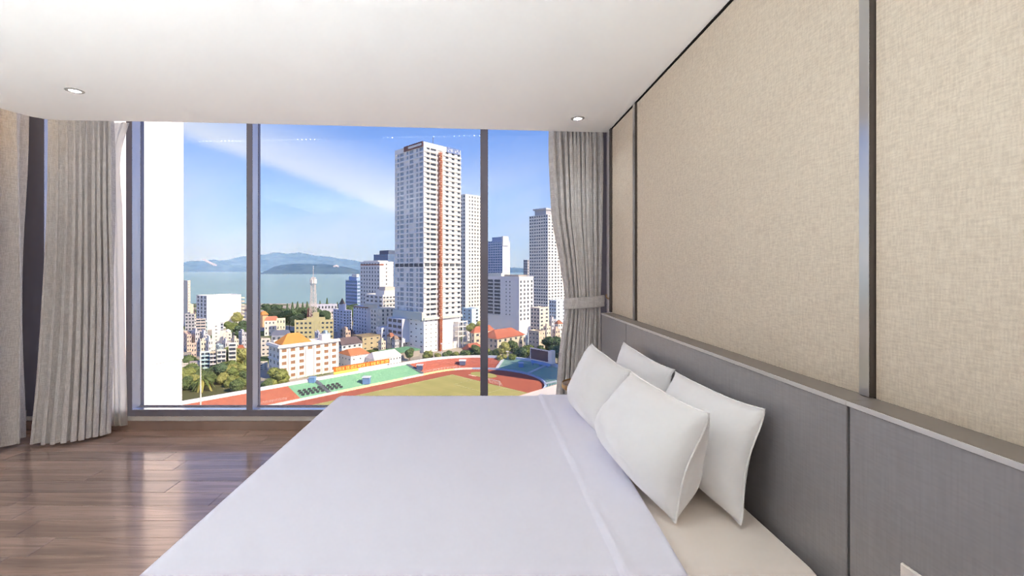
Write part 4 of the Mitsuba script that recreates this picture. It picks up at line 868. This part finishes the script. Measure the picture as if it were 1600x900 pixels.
# poles and masts
k = thing('flood_light_pole', 'slim white pole standing in front of the palm', 'pole'); q = at(313.5, 530, 150)
part(k, 'pole', MB().tube([[q[0], 150, GZ], [q[0], 150, q[2]]], [.28, .14], 8).out(), paint(226, 222, 214))
part(k, 'lamp_arm', MB().tube([[q[0], 150, q[2]], [q[0]-.5, 149.8, q[2]+.5]], .1, 6).out(), paint(206, 206, 206))
def mast(label, px, d, base, top, w, bsdf, ball=False):
    k = thing('lattice_mast', label, 'mast'); X = (px-VX)/FOC*d; z0, z1 = EYE-(base-HY)/FOC*d, EYE-(top-HY)/FOC*d; mb = MB()
    cs_ = [(-1, -1), (1, -1), (1, 1), (-1, 1)]; n = 12
    f = lambda t: w*(1-.45*t)
    for a, b in cs_: mb.tube([[X+a*f(0), d+b*f(0), z0], [X+a*f(1), d+b*f(1), z1]], w*.09, 4)
    for i in range(n):
        t0, t1 = i/n, (i+1)/n
        for (a, b), (c_, d_) in zip(cs_, cs_[1:]+cs_[:1]):
            mb.tube([[X+a*f(t0), d+b*f(t0), z0+(z1-z0)*t0], [X+c_*f(t1), d+d_*f(t1), z0+(z1-z0)*t1]], w*.06, 4)
            mb.tube([[X+c_*f(t0), d+d_*f(t0), z0+(z1-z0)*t0], [X+a*f(t1), d+b*f(t1), z0+(z1-z0)*t1]], w*.06, 4)
    part(k, 'lattice', mb.out(), bsdf)
    if ball:
        mb = MB()
        for i in range(8):
            a = i*math.pi/4; mb.mesh(trimesh.creation.cylinder(w*.32, w*1.5, sections=10).apply_translation([X+math.cos(a)*w*.95, d+math.sin(a)*w*.95, z1-w*1.5]))
        part(k, 'antenna_drum', mb.out(), WHITE, smooth=40)
        part(k, 'spire', MB().tube([[X, d, z1-w], [X, d, z1+w*4]], w*.12).out(), bsdf)
mast('tall white and grey lattice radio mast with drum antennas in front of the sea', 489.5, 470, 497, 433, 2.9, paint(212, 206, 204), True)
mast('low red and white lattice tower foot beside the olive block', 483.5, 470, 505, 481, 2.2, paint(150, 110, 110))

# shore building
t = Bld('shore_building', 'long low lilac white building among the shore trees', 486, 520, 484, 527, 476, th=78, wall=paint(206, 210, 228))
t.face('R', 8, 3, .5, .4).parapet(.8).done()
t = Bld('house', 'small orange roofed house just right of the first mullion near the shore', 410, 470, 405, 419, 492, wall=paint(226, 190, 150), cat='house')
t.done(); part(t.k, 'roof', roof_hip(t, -.1, 1.1, -.1, 1.1, t.zt-.2, 3.5, .3), paint(216, 150, 92))
t = Bld('house', 'white house with red roofs right of the first mullion', 413, 410, 404, 436, 501, th=70, wall=paint(236, 228, 222), cat='house')
t.face('R', 4, 3, .3, .4); t.done(); part(t.k, 'roof', roof_hip(t, -.1, 1.1, -.03, 1.03, t.zt-.2, 4, .2), paint(206, 142, 120))
t = Bld('house', 'cream house with a flat roof between the red roofed house and the olive block', 432, 405, 428, 446, 498, th=70, wall=paint(232, 220, 200), cat='house')
t.face('R', 3, 3, .3, .4).parapet(.8).done()
t = Bld('house', 'dark blue grey corrugated roofs left of the olive block', 424, 345, 414, 455, 524, th=70, wall=paint(150, 156, 172), cat='house')
t.face('R', 4, 2, .5, .4); t.done(); part(t.k, 'roof', roof_hip(t, -.05, 1.05, -.02, 1.02, t.zt-.2, 4, .15), paint(112, 120, 144))
t = Bld('house', 'pale house with a flat terrace just right of the first mullion', 408, 315, 400, 422, 530, th=70, wall=paint(214, 210, 206), cat='house')
t.face('R', 2, 4, .5, .4).parapet(1.).done()
t = Bld('house', 'white house with a roof room behind the hotel\'s shaded side', 424, 300, 416, 436, 539, th=70, wall=paint(226, 216, 214), cat='house')
t.face('R', 3, 4, .5, .4).parapet(.8); t.add('roof_hut', WHITE, 0, .6, .3, .9, t.zt, t.zt+3.2); t.done()
t = Bld('house', 'pale block below the terrace house right of the first mullion', 405, 270, 398, 418, 566, th=70, wall=paint(216, 214, 206), cat='house')
t.face('R', 2, 4, .5, .4).parapet(.6).done()

# more houses of the quarters between
fr = random.Random(12)
pal_ = [((232, 228, 222), 'white'), ((226, 214, 196), 'cream'), ((196, 198, 206), 'pale grey'), ((212, 190, 176), 'pale pink'), ((186, 206, 216), 'pale blue')]
def fill(zone, spots):
    done_ = []
    for (px, d, top, wpx) in spots:
        c, cn = pal_[fr.choice([0, 0, 0, 1, 1, 2, 2, 3, 4])]
        roof = 'flat' if 'block' in zone else fr.choice(['flat', 'flat', 'tiled']); th = fr.choice([45, 52, 66])
        for dd in (0, 8, -8, 16, -16, 26, -26, 38, 50):
            if clear(plan(px, d+dd, px-wpx*.45, px+wpx*.6, th)): break
        else: continue
        t = Bld('house', f'small {cn} {"flat-roofed" if roof == "flat" else "tile-roofed"} house {zone}', px, d+dd, px-wpx*.45, px+wpx*.6, top, wall=paint(*c), cat='house', group='small houses '+zone, th=th)
        done_.append((px, t.k))
        nf = max(1, round((t.zt-t.z0)/3.4))
        t.face('L', 2, nf, .4, .4); t.face('R', 2, nf, .45, .45)
        if roof == 'tiled': part(t.k, 'roof', roof_hip(t, -.08, 1.08, -.08, 1.08, t.zt-.2, 2.6, .3), fr.choice([DARKROOF, paint(168, 118, 100), paint(150, 130, 122)]))
        else:
            t.parapet(.8)
            if fr.random() < .6: t.add('roof_hut', t.wall, .2, .7, .2, .6, t.zt-.3, t.zt+2.4)
        t.done()
    ordinals(done_)
fill('below the big white block', [(292, 330, 524, 12), (305, 335, 519, 12), (318, 330, 523, 12), (299, 310, 537, 13), (314, 312, 534, 13), (326, 318, 532, 11), (352, 325, 535, 12), (366, 330, 531, 12), (378, 335, 530, 12), (300, 400, 500, 11), (318, 405, 502, 10), (378, 360, 521, 12), (390, 340, 525, 12), (342, 315, 540, 11), (330, 305, 545, 10)])
fill('left of the tallest tower', [(606, 400, 502, 11), (540, 360, 518, 13), (548, 345, 522, 12), (610, 330, 526, 12), (617, 318, 530, 11), (596, 318, 534, 11), (532, 375, 514, 10), (508, 340, 522, 14), (497, 335, 527, 12)])
fill('right of the second mullion', [(768, 430, 500, 10), (838, 430, 486, 11), (850, 400, 497, 11), (862, 380, 500, 11), (872, 360, 506, 12), (854, 345, 511, 11), (868, 330, 516, 12), (825, 330, 525, 9), (733, 430, 490, 10), (728, 380, 508, 10), (745, 370, 508, 9)])
fill('far back in the town', [(560, 520, 487, 9), (533, 500, 489, 9), (515, 480, 492, 9), (640, 700, 470, 10), (700, 650, 472, 12), (725, 620, 474, 12), (812, 650, 462, 10), (835, 620, 470, 10), (300, 560, 488, 10), (385, 560, 486, 9), (395, 480, 492, 9)])

# ---------------------------------------------------------------- stadium
SC = np.array([2.0, 238.5]); AX, VV = np.array([SQ, SQ]), np.array([SQ, -SQ]); VC, AC = -2.0, -3.0
def sp(v, a, z=0.): return np.r_[SC+v*VV+a*AX, GZ+z]
def pth(R, s):          # s < 0: the near straight (metres before the bend); 0..180: the bend in degrees; > 180: the far straight (metres)
    if s <= 0: return VC-R, AC+s
    if s <= 180: return VC-R*math.cos(math.radians(s)), AC+R*math.sin(math.radians(s))
    return VC+R, AC-(s-180)
def sweep(prof, ss, closed=True):                  # prof: (R, z) list, swept along the path
    P = np.array([[sp(*pth(R, s), z) for (R, z) in prof] for s in ss])
    m = grid(P)
    return m
def steps(a, b, n): return list(np.linspace(a, b, n))
RF, RO, NR = 35., 50.5, 11
SEC = [('red seating block at the near left of the stadium', (-140, -78), paint(184, 120, 102)), ('green seating block below the orange banner', (-78, -7), paint(136, 188, 160)),
       ('red seating block around the bend', (-7, 64), paint(190, 122, 108)), ('green seating block on the right below the scoreboard', (64, 180), paint(156, 190, 180)), ('green seating block past the bend', (180, 230), paint(156, 190, 180))]
sd = thing('stadium_stand', 'open terraced stadium stand with red and green seating curving round the pitch', 'stadium')
for lab, (a, b), c in SEC:
    ss = steps(a, b, max(4, int(abs(b-a)/3)))
    prof = [(RF+1.2, .9)]
    for i in range(NR):
        R0, z0 = RF+1.2+i*(RO-RF-1.2)/NR, 1.1+i*.27
        prof += [(R0, z0), (R0+(RO-RF-1.2)/NR, z0)]
    sb = part(sd, 'seating_block', sweep(prof, ss), c, label=lab)
    for i in range(0, NR, 1):                       # benches standing on the steps
        R0, z0 = RF+1.2+i*(RO-RF-1.2)/NR, 1.1+i*.27
        part(sb, 'bench_row', sweep([(R0+.5, z0), (R0+.5, z0+.36), (R0+.85, z0+.36), (R0+.85, z0)], ss), c)
for lab, (a, b), c in (('white outer wall', (-140, 52), paint(232, 234, 238)), ('pale blue outer wall', (52, 230), paint(190, 208, 230))):
    ss = [s for s in steps(a, b, 60)]
    part(sd, 'outer_wall', sweep([(RO, 3.6), (RO, 5.4), (RO+1.6, 5.4), (RO+1.6, 0)], ss), c, label=lab)
for lab, (a, b), c in (('white inner fence wall', (-140, -60), paint(232, 228, 222)), ('pale yellow boards on the fence', (-60, -22), paint(232, 224, 186)), ('white inner fence wall', (-22, -8), paint(230, 228, 222)), ('yellow boards on the fence', (-8, 22), paint(226, 218, 170)), ('white inner fence wall', (22, 40), paint(230, 226, 222)), ('blue inner fence', (40, 230), paint(174, 198, 228))):
    ss = steps(a, b, 24)
    part(sd, 'fence_wall', sweep([(RF, 0), (RF, 1.25), (RF+.3, 1.25), (RF+.3, .9), (RF+1.2, .9)], ss), c, label=lab)
for s in (-64, -8, 64, 100, 140):                  # stair gates between blocks
    g_ = MB()
    for i in range(NR*2):
        R0 = RF+1.2+i*(RO-RF-1.2)/NR/2; q = sp(*pth(R0, s), 1.1+i*.135)
        g_.box(q[0]-.8, q[0]+.8, q[1]-.8, q[1]+.8, q[2], q[2]+.45)
    part(sd, 'stair', g_.out(), paint(120, 130, 140) if s < 0 else paint(196, 206, 216))
def railing(R0, z0, a, b, step, label):
    mb = MB(); q = [sp(*pth(R0, s), z0) for s in np.arange(a, b, step)]
    for p in q: mb.tube([p, p+[0, 0, 1.3]], .07, 4)
    for h_ in (.7, 1.25): mb.tube([p+[0, 0, h_] for p in q], .04, 4)
    part(sd, 'railing', mb.out(), WHITE, label=label, kind='stuff')
railing(RF+2.2, 1.2, -138, -80, 6., 'white railing in the near red seating')
railing(RF+1.6, .95, -8, 30, 3., 'white railing along the bend')
def hut(label, s, R, w, h, c, roof):
    k = thing('stadium_kiosk', label, 'booth'); q = sp(*pth(R, s), 1.0+max(R-RF, 0)*.2)
    part(k, 'body', box(q[0]-w/2, q[0]+w/2, q[1]-w/2, q[1]+w/2, q[2], q[2]+h), c); part(k, 'roof', box(q[0]-w*.6, q[0]+w*.6, q[1]-w*.6, q[1]+w*.6, q[2]+h, q[2]+h+.35), roof)
hut('blue booth at the fence below the orange banner', -43, RF+2.2, 3.4, 3.2, paint(116, 156, 206), paint(206, 222, 236))
hut('blue booth at the top of the stand left of the orange banner', -66, RO-1, 2.6, 2.4, paint(120, 160, 206), paint(140, 172, 210))
hut('grey and white gate shelter in the green seating', -6, RF+6, 3.2, 2.6, paint(96, 108, 140), paint(206, 206, 212))
hut('white gate shelter in the red seating of the bend', 32, RF+5.5, 3.6, 2.4, paint(110, 120, 150), paint(234, 234, 238))
hut('blue gate shelter on the right of the bend', 84, RF+6, 2.6, 2.4, paint(120, 160, 210), paint(190, 206, 226))
# people and chairs: dark seats in the near green block
k = thing('loose_chair_rows', 'rows of dark chairs set out in the near green seating block', 'chairs'); labels[k]['kind'] = 'stuff'
mb = MB()
for i in range(3):
    for j in range(9):
        q = sp(*pth(RF+3+i*2.0, -76+j*2.4), 1.7+i*.45); mb.box(q[0]-.7, q[0]+.7, q[1]-.5, q[1]+.5, q[2], q[2]+.25); mb.box(q[0]-.7, q[0]+.7, q[1]+.4, q[1]+.5, q[2], q[2]+.75)
scene[k] = mikit.ply(mb.out(), paint(84, 92, 96))
# banner
bn = thing('banner', 'long orange banner with yellow lettering on the stand\'s back wall', 'banner')
a0, a1 = -54., -20.
q0, q1 = sp(VC-RO-.6, AC+a0, 5.6), sp(VC-RO-.6, AC+a1, 5.6)
L = np.linalg.norm((q1-q0)[:2]); ux = (q1-q0)/L
ux[2] = 0; nb = np.array([-ux[1], ux[0]]) ; nb = nb if nb@np.array([0, -1.]) > 0 else -nb
part(bn, 'board', MB().obox(q0, ux[:2], (0, .25), q0[2]+1.2, q0[2]+3.6, 0, L, nb).out(), paint(222, 112, 52))
part(bn, 'lower_strip', MB().obox(q0, ux[:2], (0, .25), q0[2]-.2, q0[2]+1.2, 0, L*.42, nb).out(), paint(236, 214, 110))
part(bn, 'lower_strip', MB().obox(q0, ux[:2], (0, .25), q0[2]-.2, q0[2]+1.2, L*.42, L*.94, nb).out(), paint(236, 232, 220), label='white lower strip')
part(bn, 'post', MB().obox(q0, ux[:2], (-.2, 0), q0[2]-4, q0[2]+3.4, 0.2, .5, nb).obox(q0, ux[:2], (-.2, 0), q0[2]-4, q0[2]+3.4, L-.5, L-.2, nb).out(), paint(150, 150, 156), kind='stuff')
wd, lr = MB(), random.Random(5)
for w0, w1 in ((.04, .18), (.21, .27), (.29, .39), (.41, .54), (.57, .63), (.65, .74), (.76, .82), (.84, .89), (.91, .985)):
    n = max(2, round((w1-w0)*34))
    for i in range(n):
        x0, x1 = L*(w0+(w1-w0)*i/n), L*(w0+(w1-w0)*(i+.72)/n); k = lr.choice('CHIUOE')
        bars = {'C': [(0, 1, 0, .2), (0, 1, .8, 1), (0, .3, 0, 1)], 'H': [(0, .3, 0, 1), (.7, 1, 0, 1), (0, 1, .4, .6)], 'I': [(.35, .65, 0, 1)], 'U': [(0, .3, 0, 1), (.7, 1, 0, 1), (0, 1, 0, .2)], 'O': [(0, .3, 0, 1), (.7, 1, 0, 1), (0, 1, 0, .2), (0, 1, .8, 1)], 'E': [(0, .3, 0, 1), (0, 1, 0, .2), (0, 1, .4, .6), (0, 1, .8, 1)]}[k]
        for a, b, c_, e_ in bars: wd.obox(q0, ux[:2], (.25, .33), q0[2]+1.6+1.5*c_, q0[2]+1.6+1.5*e_, x0+(x1-x0)*a, x0+(x1-x0)*b, nb)
part(bn, 'lettering', wd.out(), paint(250, 214, 120), kind='stuff')
# ground inside
ss = steps(-140, 0, 20)+steps(5, 175, 35)+steps(180, 260, 10)
struct('running_track', sweep([(RF+.2, .12), (0.05, .12)], ss), paint(178, 108, 92), 'red running track and bend area of the stadium')
def flat(poly, z): p = np.array([sp(v, a, z) for v, a in poly]); return trimesh.Trimesh(p, [[0, i+1, i] for i in range(1, len(p)-1)], process=False)
def grass_col(p, n, uv):
    s = (p.x+p.y)*SQ
    return mix(mix(lin(168, 168, 108), lin(186, 180, 124), fbm(p.x*.12, p.y*.12, 0, 3)), lin(152, 158, 98), .14*smoothstep(-.2, .2, dr.sin(s*.55)))
mat('pitch_grass', {'type': 'twosided', 'b': {'type': 'diffuse', 'reflectance': mikit.proc(grass_col)}})
struct('football_pitch', flat([(-27.3, -130), (31, -130), (31, 2.2), (-27.3, 2.2)], .2), 'pitch_grass', 'worn green football pitch with its far corner towards the bend')
pl_ = MB()
for v0, v1, a_0, a_1 in ((-26.6, 30.3, 1.3, 1.5), (-26.6, -26.4, -130, 1.5), (30.1, 30.3, -130, 1.5), (-10, -9.8, -12, 1.5), (14, 14.2, -12, 1.5), (-10, 14.2, -12.2, -12)):
    p = [sp(v0, a_0, .22), sp(v1, a_0, .22), sp(v1, a_1, .22), sp(v0, a_1, .22)]; pl_.add(p, [[0, 1, 2], [0, 2, 3]])
part('football_pitch', 'marking_line', pl_.out(), paint(196, 200, 160), kind='stuff')
e = [(-14+9*math.cos(t_), 14+5.5*math.sin(t_)) for t_ in np.linspace(0, 2*np.pi, 28)[:-1]]
solo('grass_patch', flat(e, .24), 'pitch_grass', 'small oval of grass in the red bend area', 'grass patch')
solo('sand_box', flat([(-20, 7.5), (-14, 7.5), (-14, 9), (-20, 9)], .25), paint(232, 206, 186), 'small pale landing mat beside the corner of the pitch', 'mat')
gl = thing('goal', 'white football goal at the far end of the pitch beside the second mullion', 'goal')
def bar(*p, r=.12): return MB().tube(p, r, 6).out()
g0, g1, g2, g3 = sp(1.5, 1.4), sp(10., 1.4), sp(1.5, 3.6), sp(10., 3.6); H_ = np.array([0, 0, 2.9])
part(gl, 'post', bar(g0, g0+H_), WHITE); part(gl, 'post', bar(g1, g1+H_), WHITE); part(gl, 'crossbar', bar(g0+H_, g1+H_), WHITE)
part(gl, 'net_frame', MB().tube([g0+H_, g2], .06).tube([g1+H_, g3], .06).tube([g2, g3], .06).out(), WHITE)
nt_ = MB()
for i in range(11): nt_.tube([g0+(g1-g0)*i/10+H_, g2+(g3-g2)*i/10], .03, 4)
for i in range(1, 6): nt_.tube([(g0+H_)*(1-i/6)+g2*i/6, (g1+H_)*(1-i/6)+g3*i/6], .03, 4)
part(gl, 'net', nt_.out(), WHITE, kind='stuff')
# scoreboard
sb = thing('scoreboard', 'large black scoreboard in a white frame above the right end of the stand', 'scoreboard')
A, B = at(829, 560, 272), at(858, 566, 261)
ub = (B-A)[:2]; Lb = np.linalg.norm(ub); ub = ub/Lb; nb2 = np.array([ub[1], -ub[0]]); nb2 = nb2 if nb2[1] < 0 else -nb2
zb0, zb1 = EYE-(563-HY)/FOC*266, EYE-(547-HY)/FOC*266
A[2] = 0
part(sb, 'screen', MB().obox(A, ub, (.1, .3), zb0, zb1, .4, Lb-.4, nb2).out(), paint(78, 74, 88, .4))
for (x0, x1, y0, y1) in ((0, Lb, zb1, zb1+.6), (0, Lb, zb0-.6, zb0), (0, .5, zb0, zb1), (Lb-.4, Lb, zb0, zb1)): part(sb, 'frame', MB().obox(A, ub, (0, .5), y0, y1, x0, x1, nb2).out(), WHITE)
part(sb, 'side_box', MB().obox(A, ub, (-2.6, .5), zb0-.8, zb1+.7, Lb, Lb+2.4, nb2).out(), WHITE)
for x in (1.5, Lb*.5, Lb-1.5): part(sb, 'leg', MB().obox(A, ub, (-.5, 0), GZ+2, zb0, x-.3, x+.3, nb2).out(), paint(130, 160, 206))
part(sb, 'lower_panel', MB().obox(A, ub, (-.1, .2), zb0-2.4, zb0-.6, .5, Lb+1, nb2).out(), paint(132, 172, 224))
# covered grandstand on the right
gs = thing('grandstand', 'white roofed grandstand along the right side of the pitch, just above the duvet', 'grandstand')
def sbox(v0, v1, a0, a1, z0, z1):
    c = CV+.5; return trimesh.Trimesh(np.array([sp(v0+x*(v1-v0), a0+y*(a1-a0), z0+z*(z1-z0)) for x, y, z in c]), CF, process=False)
part(gs, 'roof', sbox(51, 70, -90, 6, 9.4, 9.9), paint(222, 218, 210)); part(gs, 'roof_edge', sbox(50.6, 51, -90, 6, 9.2, 10.), paint(222, 190, 180))
for a_ in range(-88, 8, 12): part(gs, 'column', sbox(53, 53.6, a_, a_+.6, 0, 9.4), CONC)
for i in range(8): part(gs, 'tier', sbox(44+i*2, 46+i*2, -88, 2, 0, .8+i*.7), paint(140, 150, 170))
part(gs, 'back_wall', sbox(66, 66.6, -88, 4, 0, 9.3), CONC)
t = Bld('apartment_block', 'unseen block added beyond the right end of the stadium to shade the red bend', 940, 226, 922, 1010, 462, wall=CREAM)  # unseen block, put here to throw shade across the bend
t.face('L', 5, 10, .4, .4).parapet(1.).done()
for s, R in ((-128, RO+3), (20, RO+2.5), (66, RO+2)):
    k = thing('lamp_mast', {-128: 'thin mast at the near left of the stadium wall', 20: 'thin light mast behind the stadium\'s far wall by the tower', 66: 'short white post on the stand right of the second mullion'}[s], 'mast'); q = sp(*pth(R, s), 0)
    part(k, 'pole', MB().tube([q, q+[0, 0, 13 if s != 66 else 8]], .16, 6).out(), paint(206, 206, 210)); part(k, 'lamp_head', box(q[0]-.9, q[0]+.9, q[1]-.3, q[1]+.3, q[2]+(13 if s != 66 else 8), q[2]+(13.8 if s != 66 else 8.6)), paint(220, 220, 224))

# haze over the bay
scene['sea_haze'] = {'type': 'cube', 'to_world': T().translate([0, 8300, GZ+300]).scale([9000, 7200, 400]), 'bsdf': {'type': 'null'},
                     'interior': {'type': 'homogeneous', 'albedo': {'type': 'rgb', 'value': [.84, .93, .99]}, 'sigma_t': {'type': 'rgb', 'value': [4.0e-5, 6.6e-5, 1.18e-4]}, 'phase': {'type': 'rayleigh'}}}
labels['sea_haze'] = {'label': 'thin bluish haze over the bay', 'category': 'haze', 'kind': 'stuff'}
